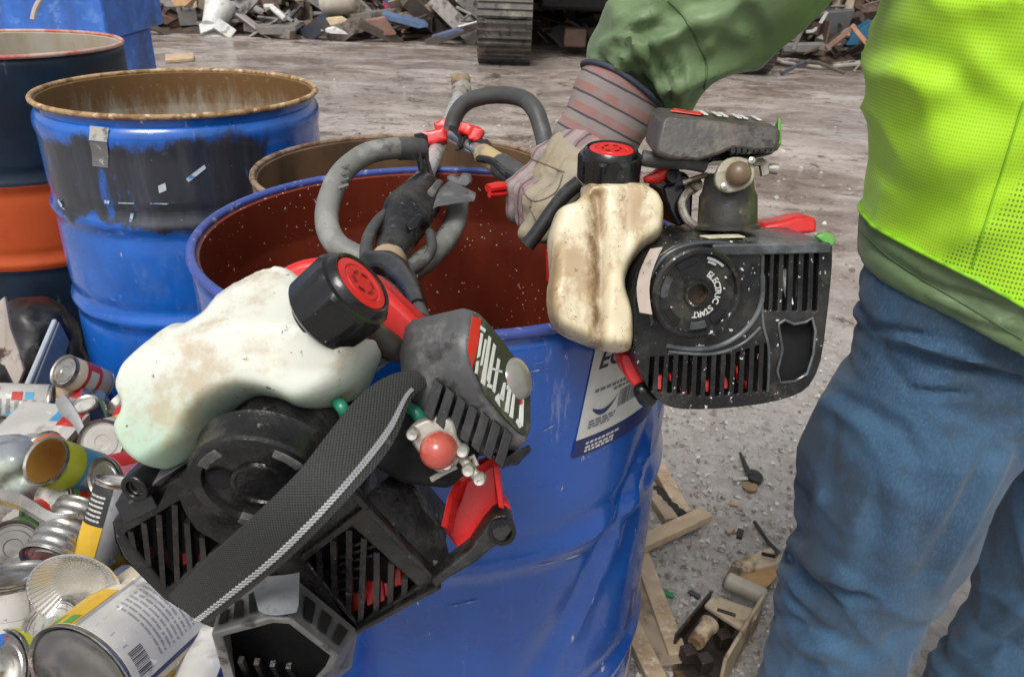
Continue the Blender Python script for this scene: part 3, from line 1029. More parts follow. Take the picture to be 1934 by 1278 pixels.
for i in range(26):
    x, y_ = random.uniform(1455, 1650), random.uniform(88, 128)
    p = G(x, y_, .05)
    a = random.uniform(-1, 1)
    L = random.uniform(.12, .38)
    d = V((math.cos(a), math.sin(a), random.uniform(-.15, .25)))
    b = MB().tube([p - d * L, p + V((0, 0, random.uniform(-.02, .05))), p + d * L], random.uniform(.008, .022), 6)
    ci = random.randrange(6)
    tag(part('branch', b, PALM[ci], base=p), '%s %s stick in the litter %s' % ('long' if L > .28 else 'short' if L < .19 else 'mid-length', PAL[ci][0], 'below the grey sheet' if x < 1540 else 'below the brown lath' if x < 1595 else 'beside the lime vest'), 'branch', 'broken sticks behind the person')
b = MB().bar(YP(1608, 48, 9.5), YP(1638, 84, 9.45), .045, .03, V((0, -1, 0)))
tag(part('lath', b, mat('orange wood', (.42, .22, .12), .7), base=YP(1620, 60, 9.5)), 'orange-brown wooden lath leaning by the teal crate', 'lath')
b = MB().bar(YP(1560, 92, 9.4), YP(1606, 56, 9.5), .045, .03, V((0, -1, 0)))
tag(part('lath', b, mat('brown wood', (.22, .13, .09), .7), base=YP(1580, 70, 9.5)), 'brown wooden lath sloping up towards the teal crate', 'lath')

# ================================================================ BROKEN WOOD AND TOOLS on the ground at the right
M_pine = mat('bare pine', (.50, .38, .25), .65, 0, [((.33, .22, .13), 7, .5, .7, (1, 1, 1)), ((.62, .52, .40), 30, .55, .7)], (60, .15))
M_pine2 = mat('weathered pine', (.36, .28, .20), .7, 0, [((.17, .12, .08), 12, .5, .7)], (60, .2))
def slat(a, b, wd, th, m, label, nm='wooden_slat', zl=0.0):
    pa, pb_ = G(a[0], a[1], th / 2 + zl + a[2]), G(b[0], b[1], th / 2 + zl + b[2])
    o = part(nm, MB().bar(pa, pb_, wd, th, V((0, 0, 1))), m, base=(pa + pb_) / 2, bevel=.002)
    return tag(o, label, 'slat')
slat((1195, 800, .02), (1292, 972, .0), .034, .022, M_pine, 'pale pine slat running back along the royal blue drum, outermost')
slat((1165, 830, .0), (1268, 985, .0), .034, .022, M_pine2, 'weathered slat alongside the outermost pale slat by the drum')
slat((1205, 1030, .022), (1335, 970, .030), .036, .020, M_pine, 'short pine crosspiece ending in the open gravel')
slat((1195, 1010, .0), (1280, 1240, .0), .036, .020, M_pine, 'long pine slat of the frame nearest the beige tool')
slat((1150, 1010, .0), (1262, 1258, .0), .055, .012, M_pine2, 'wide weathered slat in the middle of the broken frame')
slat((1140, 1080, .0), (1252, 1310, .0), .036, .024, M_pine, 'pine slat of the frame closest to the drum base')
b = MB()
for k in range(5):
    u = k / 4
    b.ball(G(lerp(1240, 1282, u), lerp(925, 968, u), .015), .018, 6, 0, V((1.3, .8, .6)))
tag(part('black_rag', remeshed(b, .006, 3), mat('black rag', (.016, .014, .013), .7), base=G(1260, 945)), 'black rag caught between the pine slats', 'rag')
# beige belt sander like tool lying on its side
ts = thing('power_tool', G(1365, 1165), 'dirty beige broken power tool lying open on the gravel', 'power tool')
M_beige = mat('dirty beige metal', (.46, .37, .25), .55, 0, [((.17, .10, .05), 14, .48, .62), ((.07, .045, .025), 9, .58, .68)], (50, .25))
M_grime = mat('greasy black grime', (.030, .022, .016), .45, 0, [((.15, .09, .04), 20, .52, .66)], (70, .4, .003))
def gpoly(pts, z):
    return [G(a, b, z) for a, b in pts]
# open tray body: floor, walls
floor_ = gpoly([(1268, 1225), (1335, 1145), (1420, 1175), (1352, 1300), (1275, 1300)], .01)
part('base_plate', MB().prism(floor_, V((0, 0, -.008))), M_grime, ts, bevel=.002)
def wall(a, b, z0, z1, th, m, nm='side_wall'):
    pa, pb_ = G(*a, z0), G(*b, z0)
    n_ = (pb_ - pa).cross(V((0, 0, 1))).normalized()
    part(nm, MB().prism([pa, pb_, pb_ + V((0, 0, z1 - z0)), pa + V((0, 0, z1 - z0))], n_ * th), m, ts, bevel=.003)
wall((1268, 1228), (1335, 1145), .0, .045, .006, M_grime)
wall((1352, 1305), (1425, 1180), .0, .085, .007, M_beige)
top = gpoly([(1330, 1140), (1347, 1122), (1432, 1150), (1428, 1168), (1400, 1186)], .07)
part('top_bridge', MB().prism(top, V((0, 0, -.012))), M_beige, ts, bevel=.004)
sl_ = gpoly([(1356, 1147), (1390, 1158), (1389, 1164), (1354, 1152)], .0715)
part('slot', MB().prism(sl_, V((0, 0, -.002))), M_grime, ts)
a, b_ = G(1312, 1215, .045), G(1345, 1170, .05)
part('motor', MB().lathe(a, b_ - a, [(0, 0), (.014, 0), (.016, .004), (.016, .05), (.019, .052), (.019, .06), (0, .062)], 18), M_beige, ts)
for q in ((1300, 1235), (1330, 1250), (1365, 1205), (1372, 1180)):
    part('clamp_block', MB().box(G(q[0], q[1], .03), V((.012, .004, 0)), V((-.004, .012, 0)), V((0, 0, .014))), M_grime, ts, bevel=.002)
a, b_ = G(1372, 1095, .045), G(1445, 1128, .045)
part('roller', MB().lathe(a, b_ - a, [(0, 0), (.014, 0), (.018, .004), (.018, (b_ - a).length - .004), (.014, (b_ - a).length), (0, (b_ - a).length)], 20), mat('worn roller', (.40, .36, .29), .4), ts)
part('belt_arm', MB().prism(gpoly([(1366, 1092), (1385, 1058), (1455, 1032), (1475, 1045), (1470, 1062), (1398, 1080)], .04), V((0, 0, -.03))), M_beige, ts, bevel=.004)
part('shoe_plate', MB().prism(gpoly([(1396, 1082), (1468, 1063), (1474, 1080), (1446, 1108), (1396, 1092)], .03), V((0, 0, -.01))), mat('orange rust plate', (.36, .22, .09), .6, 0, [((.16, .09, .04), 20, .5, .65)]), ts, bevel=.003)
b = MB().tube([G(1440, 1045, .05), G(1462, 1050, .06), G(1470, 1042, .05), G(1450, 1022, .02), G(1425, 985, .01)], .0045, 6)
part('cord', b, mat('black cord', (.012, .012, .012), .5), ts)
# broken hammer-like black fitting
bt = thing('broken_fitting', G(1412, 900), 'broken black plastic fitting with a short stem on the gravel', 'fitting')
M_bp = mat('black plastic litter', (.015, .015, .016), .4)
part('stem', MB().tube([G(1398, 855, .012), G(1408, 880, .016), G(1418, 900, .02)], [.004, .007, .009], 8), M_bp, bt)
part('hub', MB().lathe(G(1420, 908, .0), V((.2, -.2, 1)), [(0, 0), (.017, 0), (.021, .006), (.021, .022), (.012, .026), (0, .024)], 16), M_bp, bt)
part('pin', MB().tube([G(1384, 905, .012), G(1412, 903, .014)], .005, 8), mat('bright pin', (.5, .5, .48), .3, .6), bt)
part('washer', MB().lathe(G(1416, 922, .002), V((0, 0, 1)), [(0, 0), (.018, 0), (.02, .008), (0, .01)], 12), mat('brown washer', (.22, .15, .08), .7), bt)
def bit(px, py, s_, m, label, nm='debris_chip', cat='chip'):
    b = MB()
    p = G(px, py, s_ * .3)
    q = Matrix.Rotation(random.uniform(0, 6), 3, 'Z')
    b.box(p, q @ V((s_, 0, 0)), q @ V((0, s_ * .45, 0)), V((0, 0, s_ * .3)))
    b.box(p + q @ V((s_ * .7, s_ * .3, 0)), q @ V((s_ * .4, 0, 0)), q @ V((0, s_ * .3, 0)), V((0, 0, s_ * .28)))
    tag(part(nm, b, m, base=p, bevel=.001), label, cat)
bit(1386, 952, .011, M_pine2, 'brownish chip of wood below the black fitting')
bit(1398, 1008, .014, M_bp, 'small black plastic chip on the gravel above the beige tool')
bit(1380, 1000, .014, M_pine2, 'tan wood splinter lying beside the black plastic chip')
bit(1312, 1122, .012, mat('dark chip', (.05, .05, .06), .5), 'dark grey chip on the wet ground left of the beige tool')
bit(1262, 1122, .012, mat('green chip', (.02, .22, .07), .4), 'bright green plastic chip beside the pine slats')
bit(1460, 985, .010, M_pine2, 'tiny tan chip on the gravel next to the jeans')
bit(1296, 1004, .008, mat('blue chip', (.05, .2, .45), .4), 'tiny blue chip under the pine crosspiece')

# ================================================================ HEAP OF TINS at the left
def hc(x, y):
    e = min(1, max(0, (x + 1.75) / .5)) * min(1, max(0, (-.36 - x) / .10 + .3)) * min(1, max(0, (y - .15) / .4)) * min(1, max(0, (1.75 - y) / .3))
    dd = math.hypot(x - D2C.x, y - D2C.y)
    e *= min(1, max(0, (dd - .30) / .05))
    d1_ = math.hypot(x - D1C.x, y - D1C.y)
    e *= min(1, max(0, (d1_ - .30) / .04))
    return (.335 - .05 * (y - 1.0)) * e + .03 * noise.noise(V((x * 6, y * 6, 1))) * e
TINM = [mat('tin plate', (.45, .44, .42), .32, .75, [((.2, .17, .13), 20, .56, .66)], (40, .2)), mat('crushed white', (.36, .35, .33), .5), mat('crushed red', (.42, .03, .03), .45), mat('crushed blue', (.03, .14, .40), .45),
        mat('crushed black', (.02, .02, .022), .5), mat('crushed tan', (.32, .24, .15), .6), mat('crushed green', (.05, .15, .045), .5, 0, [((.3, .28, .24), 30, .55, .65)]), mat('crushed yellow', (.5, .32, .03), .5, 0, [((.4, .05, .03), 18, .5, .55)]), mat('printed white', (.40, .39, .36), .5, 0, [((.35, .03, .03), 20, .54, .57), ((.04, .12, .35), 26, .58, .6)])]
hm = MB()
n_ = 46
vs, fs = [], []
for j in range(n_ + 1):
    for i in range(n_ + 1):
        x, y = lerp(-1.8, -.28, i / n_), lerp(.1, 1.8, j / n_)
        vs.append((x, y, max(-.01, hc(x, y) - .055)))
for j in range(n_):
    for i in range(n_):
        a = j * (n_ + 1) + i
        fs.append([a, a + 1, a + n_ + 2, a + n_ + 1])
hm.add(vs, fs, 4)
for k in range(1500):
    x, y = random.uniform(-1.7, -.36), random.uniform(.25, 1.65)
    h = hc(x, y)
    if h < .05:
        continue
    p = V((x, y, h - .035 + random.uniform(-.02, .02)))
    q = Matrix.Rotation(random.uniform(0, 6.28), 3, 'Z') @ Matrix.Rotation(random.gauss(0, .8), 3, 'X') @ Matrix.Rotation(random.gauss(0, .8), 3, 'Y')
    s_ = random.uniform(.018, .04)
    mi = random.choice((0, 0, 0, 0, 1, 1, 2, 2, 3, 4, 5, 6, 7, 8))
    if random.random() < .8:                           # squashed tin shell
        rr = []
        fl_ = random.uniform(.35, .95)
        for u in range(5):
            rr.append([p + q @ V((math.cos(t) * s_ * (1 + random.uniform(-.12, .12)), math.sin(t) * s_ * fl_ * (1 + random.uniform(-.2, .2)), (u / 4 - .5) * s_ * 2.6)) for t in [6.283 * v / 10 for v in range(10)]])
        hm.loft(rr, mi, False, False)
        hm.add([sum(rr[0], V((0, 0, 0))) / 10] + rr[0], [[0, 1 + (j + 1) % 10, 1 + j] for j in range(10)], 0)
        hm.add([sum(rr[-1], V((0, 0, 0))) / 10] + rr[-1], [[0, 1 + j, 1 + (j + 1) % 10] for j in range(10)], 0)
    else:
        pts = [[p + q @ V(((i - 1.5) * s_ * .8, (j - 1) * s_ * .8, random.uniform(-.3, .3) * s_)) for i in range(4)] for j in range(3)]
        hm.loft(pts, mi, False, False, False)
tag(part('crushed_tin_litter', hm, TINM, smooth=30), 'loose mass of crushed tins and wrappers filling the heap of cans', 'litter', kind='stuff')

M_tin = mat('tin', (.40, .39, .37), .30, .85, [((.2, .16, .11), 14, .5, .66), ((.09, .07, .05), 40, .62, .72)], (60, .15))
M_tind = mat('dull tin end', (.24, .23, .215), .42, .6, [((.12, .11, .10), 12, .5, .65)], (50, .15))
def inkmat(name, col, rough=.45):
    return mat(name, tuple(v * .88 for v in col), rough, 0, [(tuple(min(1, v * 1.5 + .05) for v in col), 40, .62, .72), (tuple(v * .45 + .03 for v in col), 16, .54, .68), ((.10, .075, .05), 60, .66, .74)])
P_ = {k: inkmat('ink ' + k, v) for k, v in dict(white=(.54, .52, .48), red=(.5, .03, .025), blue=(.03, .13, .42), yellow=(.66, .40, .02), green=(.10, .30, .05), lime=(.42, .45, .03), black=(.02, .02, .022), grey=(.28, .28, .28), orange=(.6, .16, .04), sky=(.08, .33, .55), pink=(.55, .17, .22), navy=(.02, .04, .13), cream=(.6, .52, .38)).items()}
def patch_on(o, ax, a, b, R, a0, a1, h0, h1, m, parent, nm='print_patch', off=.0007, na=None):
    na = na or max(2, int(abs(a1 - a0) / .2))
    mb = MB()
    vs = []
    for h in (h0, h1):
        for i in range(na + 1):
            t = lerp(a0, a1, i / na)
            vs.append(o + ax * h + (a * math.cos(t) + b * math.sin(t)) * (R + off))
    mb.add(vs, [[i, i + 1, na + 2 + i, na + 1 + i] for i in range(na)])
    return part(nm, mb, m, parent, smooth=60)
def can(at_, dv_, R, L, label, wrap, patches=(), open_=False, inside=None, lidm=None, ribs=0, cat='can'):
    """at_ = near end centre; dv_ = (right, up, away along the line of sight) of the body"""
    p = W(*at_)
    rh = ray(at_[0], at_[1]).normalized()
    lx = (CR - rh * CR.dot(rh)).normalized()
    ly = (CU - rh * CU.dot(rh) - lx * CU.dot(lx)).normalized()
    ax = (lx * dv_[0] + ly * dv_[1] + rh * dv_[2]).normalized()
    # frame with 'a' towards the viewer so patch angles are measured from the side facing the camera
    a = (CAM - p)
    a = (a - ax * a.dot(ax)).normalized()
    b = ax.cross(a)
    t = thing('tin_can', p, label, cat, 'tins in the heap')
    prof = [(R - .004, .004), (R + .001, 0), (R + .0015, .002), (R, .004)]
    zz = .006
    while zz < L - .006:
        prof.append((R + (.0012 * math.sin(zz / L * ribs * 6.283) if ribs else 0), zz))
        zz += L / 40
    prof += [(R, L - .004), (R + .0015, L - .002), (R + .001, L), (R - .004, L - .004), (0, L - .005)]
    part('body', MB().lathe(p, ax, prof, 40), M_tin, t, smooth=45)
    if open_:
        part('inside', MB().lathe(p, ax, [(R - .0035, .001), (R - .0045, .004), (R - .0045, L - .02), (0, L - .02)], 40), inside, t, smooth=60)
    else:
        lp = [(0, .0045), (R * .3, .0045), (R * .34, .0035), (R * .62, .0035), (R * .66, .005), (R * .8, .005), (R * .84, .0035), (R - .005, .0035), (R - .004, .001)]
        part('lid', MB().lathe(p, ax, lp, 40), lidm or M_tin, t, smooth=30)
    if wrap:
        wb = MB().lathe(p, ax, [(R + .0003, .007), (R + .0006, .0075), (R + .0006, L - .0075), (R + .0003, L - .007)], 40)
        if ribs:
            wb = MB().lathe(p, ax, [(R + .0018, .007), (R + .0018, L - .007)], 40)
        wr_ = part('wrapper', wb, wrap, t, smooth=60)
        for (a0, a1, h0, h1, m) in patches:
            patch_on(p, ax, a, b, R + .0006 + (.0012 if ribs else 0), a0, a1, .0075 + h0 * (L - .015), .0075 + h1 * (L - .015), m, wr_, off=.0005 + .0001 * random.randint(1, 5))
    return t
def lines(a0, a1, h0, h1, n, m, frag=3):
    """rows of illegible small print: thin strips round the tin"""
    out = []
    for i in range(n):
        h = lerp(h0, h1, (i + .5) / n)
        x = a0
        while x < a1:
            w_ = (a1 - a0) * random.uniform(.05, .22)
            out.append((x, min(a1, x + w_), h, h + abs(h1 - h0) / n * .45, m))
            x += w_ * 1.15
    return out
bars = []
x_ = .02
# 1 catering tin, label away from lid
bigp = (152, 1292, .93)
pt = [(-.75, .62, .0, 1, P_['white']), (.62, .70, 0, 1, P_['navy']), (-.83, -.75, 0, 1, P_['grey'])]
pt += [(-1.45, -.85, .0, .42, P_['yellow']), (-1.5, -.9, .0, .10, P_['green']), (.85, 1.3, .0, .35, P_['yellow'])]
for k in range(15):
    u = .10 + k * .028
    pt.append((u, u + random.choice((.008, .015)), .05, .17, P_['black']))
pt += lines(-.6, .45, .24, .85, 14, P_['grey']) + [(-.55, .0, .05, .09, P_['grey']), (-.55, -.05, .12, .16, P_['grey'])]
can(bigp, (.60, .62, .50), .077, .178, 'big catering tin with white ingredient panel and yellow vegetables, under the strap', P_['cream'], pt, lidm=M_tind)
can((84, 869, 1.2), (.72, -.25, .72), .0375, .10, 'open tin showing a golden brown inside and lime label', P_['lime'], [(-1.2, 1.4, .42, 1, P_['sky']), (-.3, .5, .5, .7, P_['white'])], True, mat('gold lacquer', (.34, .19, .045), .35, .2))
can((98, 943, 1.22), (.70, -.05, .70), .0335, .10, 'tin with white ringed lid and red label below the golden open tin', P_['red'], [(-1.4, 1.6, 0, .14, P_['green']), (-.5, .4, .3, .8, P_['orange'])], lidm=P_['white'])
can((100, 763, 1.5), (-1, .03, .12), .0365, .115, 'white tin with small red and blue print lying by the grey panel', P_['white'], [(.15, .6, .38, .55, P_['red']), (.2, .6, .2, .34, P_['sky']), (.5, .9, .75, .98, P_['pink'])] + lines(-.6, .2, .1, .9, 6, P_['grey']))
can((222, 905, 1.12), (-.18, -1, .25), .027, .115, 'slim black and yellow tin standing beside the trimmer grille', P_['grey'], [(.05, 1.5, 0, .55, P_['black']), (.05, 1.5, .55, 1, P_['yellow'])] + lines(.3, 1.2, .1, .5, 6, P_['white']), lidm=P_['white'])
can((92, 1065, 1.10), (.40, .85, .45), .040, .09, 'bare ribbed silver tin above the fluted foil tray', None, ribs=6)
can((24, 1035, 1.16), (.15, .1, .95), .040, .10, 'tin seen end-on with a dark grey ringed base at the frame edge', P_['green'], lidm=M_tind)
can((24, 1085, 1.02), (.22, -.95, .35), .047, .13, 'tin with blue, red and green fruit label near the big catering tin', P_['white'], [(-1.6, 1.6, .0, .3, P_['white']), (-.2, 1.5, .05, .28, P_['black']), (-1.5, -.3, .0, .3, P_['red']), (-1.6, 1.6, .42, .78, P_['blue']), (-.5, .3, .46, .60, P_['red']), (.3, .9, .55, .85, P_['green']), (-1.5, 0, .75, 1, P_['orange']), (.0, 1.5, .85, 1, P_['green'])], lidm=M_tin)
can((6, 1262, .97), (.75, .2, .5), .045, .11, 'yellow and green labelled tin at the bottom corner', P_['lime'], [(-1.4, 1.2, .1, .4, P_['yellow']), (-.6, .4, .4, .7, P_['white']), (-.4, .6, .6, .9, P_['orange'])])
can((192, 835, 1.33), (.3, .1, .9), .038, .08, 'white rounded jar with pink and orange print beside the fuel tank', P_['white'], [(-.2, .9, .35, .75, P_['pink']), (.9, 1.6, .2, .8, P_['orange'])], lidm=P_['white'])
can((196, 905, 1.22), (.7, .2, .6), .034, .09, 'pink and red tin under the white rounded jar', P_['pink'], [(-1.6, -.4, .0, .9, P_['red']), (-.2, .5, .2, .7, P_['white'])])
can((362, 1325, .97), (.22, .9, .4), .034, .12, 'plain white tin with navy edge right of the catering tin', P_['grey'], [(-.9, .5, .0, 1, P_['white']), (.5, .75, 0, 1, P_['navy']), (.75, 1.6, 0, 1, P_['white'])])
can((158, 762, 1.46), (.35, -.8, .6), .024, .07, 'small tin with pale lid beside the bright blue drum', P_['navy'], lidm=P_['white'])
can((95, 1180, .98), (.5, -.3, .75), .036, .10, 'plain tin wedged beneath the foil tray', None)
can((160, 1040, 1.15), (.6, -.2, .75), .033, .10, 'tin with plain yellow label behind the foil tray', P_['yellow'])
can((30, 900, 1.28), (-.5, .3, .7), .036, .10, 'grey-labelled tin left of the golden open tin', P_['grey'], lines(-.8, .8, .1, .9, 4, P_['white']))
# more tins pushed into the gaps
MORE = [((60, 985, 1.22), (.8, .3, .5), .031, .09, 'red', 'yellow', 'red and yellow tin behind the bare tin strip'), ((150, 905, 1.30), (-.6, .5, .6), .034, .10, 'orange', 'white', 'orange tin wedged right of the golden open tin'),
        ((175, 985, 1.22), (.3, -.5, .8), .032, .09, 'red', 'cream', 'red tin in the gap left of the slim black tin'), ((55, 1140, 1.06), (.9, -.2, .3), .033, .09, 'blue', 'red', 'blue and red tin between the fruit tin and foil tray'),
        ((235, 1010, 1.2), (.5, -.6, .6), .032, .09, 'yellow', 'red', 'yellow and red tin tucked behind the trimmer grille'), ((20, 960, 1.3), (.6, .1, .8), .034, .10, 'orange', 'green', 'orange and green tin at the frame edge under the plastic bag'),
        ((70, 1215, 1.03), (-.8, .3, .5), .034, .10, 'red', 'white', 'red and white tin squeezed above the catering tin lid'), ((10, 820, 1.42), (.8, .3, .5), .034, .10, 'sky', 'white', 'sky blue tin under the flattened carton'),
        ((225, 860, 1.36), (.2, .7, .6), .034, .10, 'red', 'yellow', 'red tin standing behind the white rounded jar'), ((120, 700, 1.62), (.7, -.3, .6), .034, .10, 'cream', 'red', 'cream tin lying against the grey sheeting')]
for at_, dv_, R_, L_, c1, c2, lb_ in MORE:
    can(at_, dv_, R_, L_, lb_, P_[c1], [(-1.3, 1.2, .25, .7, P_[c2]), (-.6, .5, .35, .6, P_['black' if c2 == 'white' else 'white'])], lidm=random.choice((M_tin, M_tind)))
# fluted foil tray
fp, fa = W(150, 1098, 1.0), C(.15, -.35, .9).normalized()
def fl(t, r, h):
    return r + (.0016 * math.sin(t * 46) if .03 < r < .0535 and h < .018 else 0)
b = MB().lathe(fp, fa, [(0, 0), (.030, 0), (.034, .002), (.050, .0175), (.053, .019), (.0545, .0185), (.0545, .0175), (.0515, .0165), (.0345, .0), (.03, -.0012), (0, -.0012)], 184, wob=fl)
tag(part('foil_tray', b, mat('foil', (.72, .72, .71), .25, .85, (), (60, .2)), base=fp, smooth=50), 'round fluted foil tray lying among the tins', 'foil tray')
# flattened tin strip
b = MB()
rr = []
for p in spline([W(-20, 935, 1.2), W(40, 950, 1.15), W(100, 985, 1.12), (W(150, 985, 1.13))], 5):
    rr.append([p + C(.1, .35, .2) * .045, p + C(0, 0, .3) * .03, p - C(.1, .4, .1) * .03, p - C(0, .1, .5) * .03])
b.loft(rr)
tag(part('tin_strip', b, mat('bright tin', (.55, .53, .5), .25, .85, (), (30, .3)), base=W(60, 965, 1.15), bevel=.001), 'long bent strip of bare tin below the white-lidded tin', 'tin strip')
# carton, scoop, bag, lids
cp = W(85, 800, 1.42)
cx, cy, cz = C(1, -.12, -.1).normalized(), C(.05, .5, -.86).normalized(), None
cz = cx.cross(cy).normalized()
ct = thing('flat_carton', cp, 'flattened white carton with red print under the white tin', 'carton')
part('panel', MB().box(cp, cx * .062, cy * .05, cz * .008), P_['white'], ct, bevel=.001)
for k in range(3):
    part('print_line', MB().box(cp - cy * .0505 + cz * (.005 - .005 * k), cx * .055, cy * .0006, cz * .001), P_['grey'], ct)
part('print_block', MB().box(cp + cx * .04 + cy * .01 + cz * .0083, cx * .016, cy * .02, cz * .0006), P_['red'], ct)
part('print_block', MB().box(cp + cx * .015 + cy * .02 + cz * .0083, cx * .007, cy * .02, cz * .0006), P_['sky'], ct)
b = MB().tube(path((113, 752, 1.38), (125, 770, 1.37), (145, 795, 1.36), (160, 830, 1.35)), [.011, .014, .009, .006], 10, flat=.35, ref=FW)
tag(part('plastic_scoop', b, P_['grey'], base=W(130, 780, 1.37)), 'long pale grey plastic scoop beside the white tin', 'scoop')
b = MB()
for k in range(9):
    b.ball(W(random.uniform(-10, 60), random.uniform(835, 925), random.uniform(1.26, 1.36)), random.uniform(.03, .045), 8, 0, V((1, 1, .7)))
r_ = remeshed(b, .01, 3)
for i, v in enumerate(r_.v):
    r_.v[i] = v + r_.n[i] * .009 * noise.noise(v * 40)
tag(part('plastic_bag', r_, mat('smoky plastic bag', (.23, .25, .27), .22, 0, [((.36, .40, .33), 12, .5, .65)], (60, .3), Coat_Weight=.5), base=W(30, 880, 1.3)), 'crumpled smoky plastic bag left of the golden open tin', 'bag')

# folded grey plastic panel leaning on the drums behind the tins
gp = thing('folded_sheeting', V((-1.0, 1.5, 0)), 'dark grey folded plastic sheeting leaning beside the bright blue drum', 'sheeting')
M_gp = mat('grey plastic', (.15, .175, .19), .42, 0, [((.09, .10, .105), 6, .5, .66), ((.26, .28, .28), 30, .62, .72)], (30, .15))
g0, g1 = V((-.96, 1.20, .28)), V((-1.045, 1.62, .385))
d_ = (g1 - g0)
nn = V((.95, .1, -.2)).normalized()
dn = V((.06, .0, -1)).normalized()
b = MB().prism([g0, g1, g1 + dn * .34, g0 + dn * .27], nn * .006)
part('sheet', b, M_gp, gp, bevel=.002)
b = MB().prism([g0 + nn * .007, g1 + nn * .007, g1 + nn * .016 + dn * .05, g0 + nn * .016 + dn * .05], nn * .004)
part('folded_lip', b, M_gp, gp, bevel=.0015)
b = MB().tube([g0, lerp(g0, g1, .5) + V((0, 0, .004)), g1], .006, 8)
part('edge_bead', b, mat('pale grey edge', (.40, .43, .45), .4), gp)
# black sacks and a torn pale board in the gap behind
b = MB()
for k in range(12):
    p = W(random.uniform(15, 120), random.uniform(600, 720), random.uniform(1.85, 2.05))
    b.ball(V((p.x, p.y, max(.05, p.z))), random.uniform(.06, .10), 8)
r_ = remeshed(b, .02, 4)
for i, v in enumerate(r_.v):
    r_.v[i] = v + r_.n[i] * .016 * noise.noise(v * 22)
tag(part('rubbish_sack', r_, mat('black sack', (.013, .012, .013), .4, 0, [((.09, .05, .03), 7, .58, .66), ((.03, .05, .10), 5, .6, .7)], (40, .3)), base=W(60, 690, 1.95)), 'black rubbish sack squeezed behind the grey plastic panel', 'sack')
b = MB().prism([W(-30, 590, 1.72), W(8, 560, 1.72), W(18, 620, 1.72), W(34, 662, 1.71), W(44, 700, 1.70), W(30, 735, 1.70), W(8, 690, 1.7), W(-30, 680, 1.7)], C(0, .1, -1) * .01)
tag(part('torn_cardboard', b, mat('torn cardboard', (.34, .29, .25), .8, 0, [((.05, .03, .02), 14, .52, .6)], (30, .3)), base=W(5, 660, 1.72), bevel=.002), 'torn pale cardboard scrap at the frame edge below the orange band', 'cardboard')

# ================================================================ STRING TRIMMER hanging over the drum rim
M_bk = mat('black engine plastic', (.0085, .0085, .009), .30, 0, [((.045, .041, .036), 13, .47, .66, None, .62), ((.02, .019, .018), 40, .5, .6, None, .16), ((.17, .16, .145), 85, .655, .72), ((.5, .5, .5), 210, .73, .76)], (150, .5, .0016), Specular_IOR_Level=.4)
M_bk2 = mat('wet black plastic', (.006, .006, .0065), .22, 0, [((.026, .026, .025), 26, .54, .68), ((.45, .45, .45), 95, .70, .75)], (130, .25, .0012))
M_gk = mat('scuffed grey plastic', (.075, .076, .078), .48, 0, [((.16, .155, .15), 24, .5, .66), ((.03, .028, .026), 35, .56, .66)], (180, .25, .001))
M_red = mat('red plastic', (.62, .018, .016), .34, 0, [((.25, .01, .01), 20, .60, .7)], (120, .1))
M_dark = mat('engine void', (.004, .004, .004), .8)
M_alu = mat('cast aluminium', (.42, .39, .34), .42, .55, [((.15, .11, .07), 30, .48, .62)], (120, .2))
M_steel = mat('steel tube', (.48, .48, .47), .3, .8, [((.2, .17, .13), 18, .56, .66)])
M_screw = mat('bright screw', (.6, .58, .52), .3, .8)
M_greyrub = mat('grey rubber grip', (.185, .185, .168), .55, 0, [((.26, .26, .24), 20, .52, .66), ((.08, .075, .065), 30, .6, .7)], (200, .2, .0008))
M_dkrub = mat('dark rubber grip', (.055, .056, .056), .5, 0, [((.13, .13, .125), 24, .52, .66)], (200, .2, .0008))
M_green = mat('green fuel line', (.02, .20, .12), .3)
T1 = thing('string_trimmer', W(560, 960, .58), 'string trimmer with cloudy white fuel tank and black webbing strap, hung over the drum rim', 'trimmer', 'petrol string trimmers')
A1 = C(.05, .62, -.78).normalized()                    # engine axis, away from the viewer
N1 = -A1
O1 = W(540, 960, .56)
def f1(px, py, off=0.):
    return hit(px, py, O1 + A1 * off, N1)
def face_with_holes(outline, holes, place, thick, axis, mb=None, mi=0):
    """flat plate with openings, given thickness"""
    mb = mb or MB()
    loops = [outline] + holes
    pts, edges = [], []
    for lp in loops:
        o = len(pts)
        pts += [V(p) for p in lp]
        edges += [(o + i, o + (i + 1) % len(lp)) for i in range(len(lp))]
    vs, es, fs, ov, oe, of = geometry.delaunay_2d_cdt(pts, edges, [], 0, 1e-4)
    def inside(q, lp):
        c = False
        for i in range(len(lp)):
            a, b = lp[i], lp[(i + 1) % len(lp)]
            if (a[1] > q[1]) != (b[1] > q[1]) and q[0] < (b[0] - a[0]) * (q[1] - a[1]) / (b[1] - a[1]) + a[0]:
                c = not c
        return c
    keep = []
    for f in fs:
        cx = sum(vs[i].x for i in f) / 3
        cy = sum(vs[i].y for i in f) / 3
        if inside((cx, cy), outline) and not any(inside((cx, cy), h) for h in holes):
            keep.append(list(f))
    front = [place(v.x, v.y) for v in vs]
    back = [p + axis * thick for p in front]
    m = len(vs)
    cnt = {}
    for f in keep:
        for i in range(3):
            e = (f[i], f[(i + 1) % 3])
            cnt[e] = cnt.get(e, 0) + 1
    side = [[e[1], e[0], e[0] + m, e[1] + m] for e in cnt if (e[1], e[0]) not in cnt]
    mb.add(front + back, keep + [[i + m for i in f][::-1] for f in keep] + side, mi)
    return clean(mb)
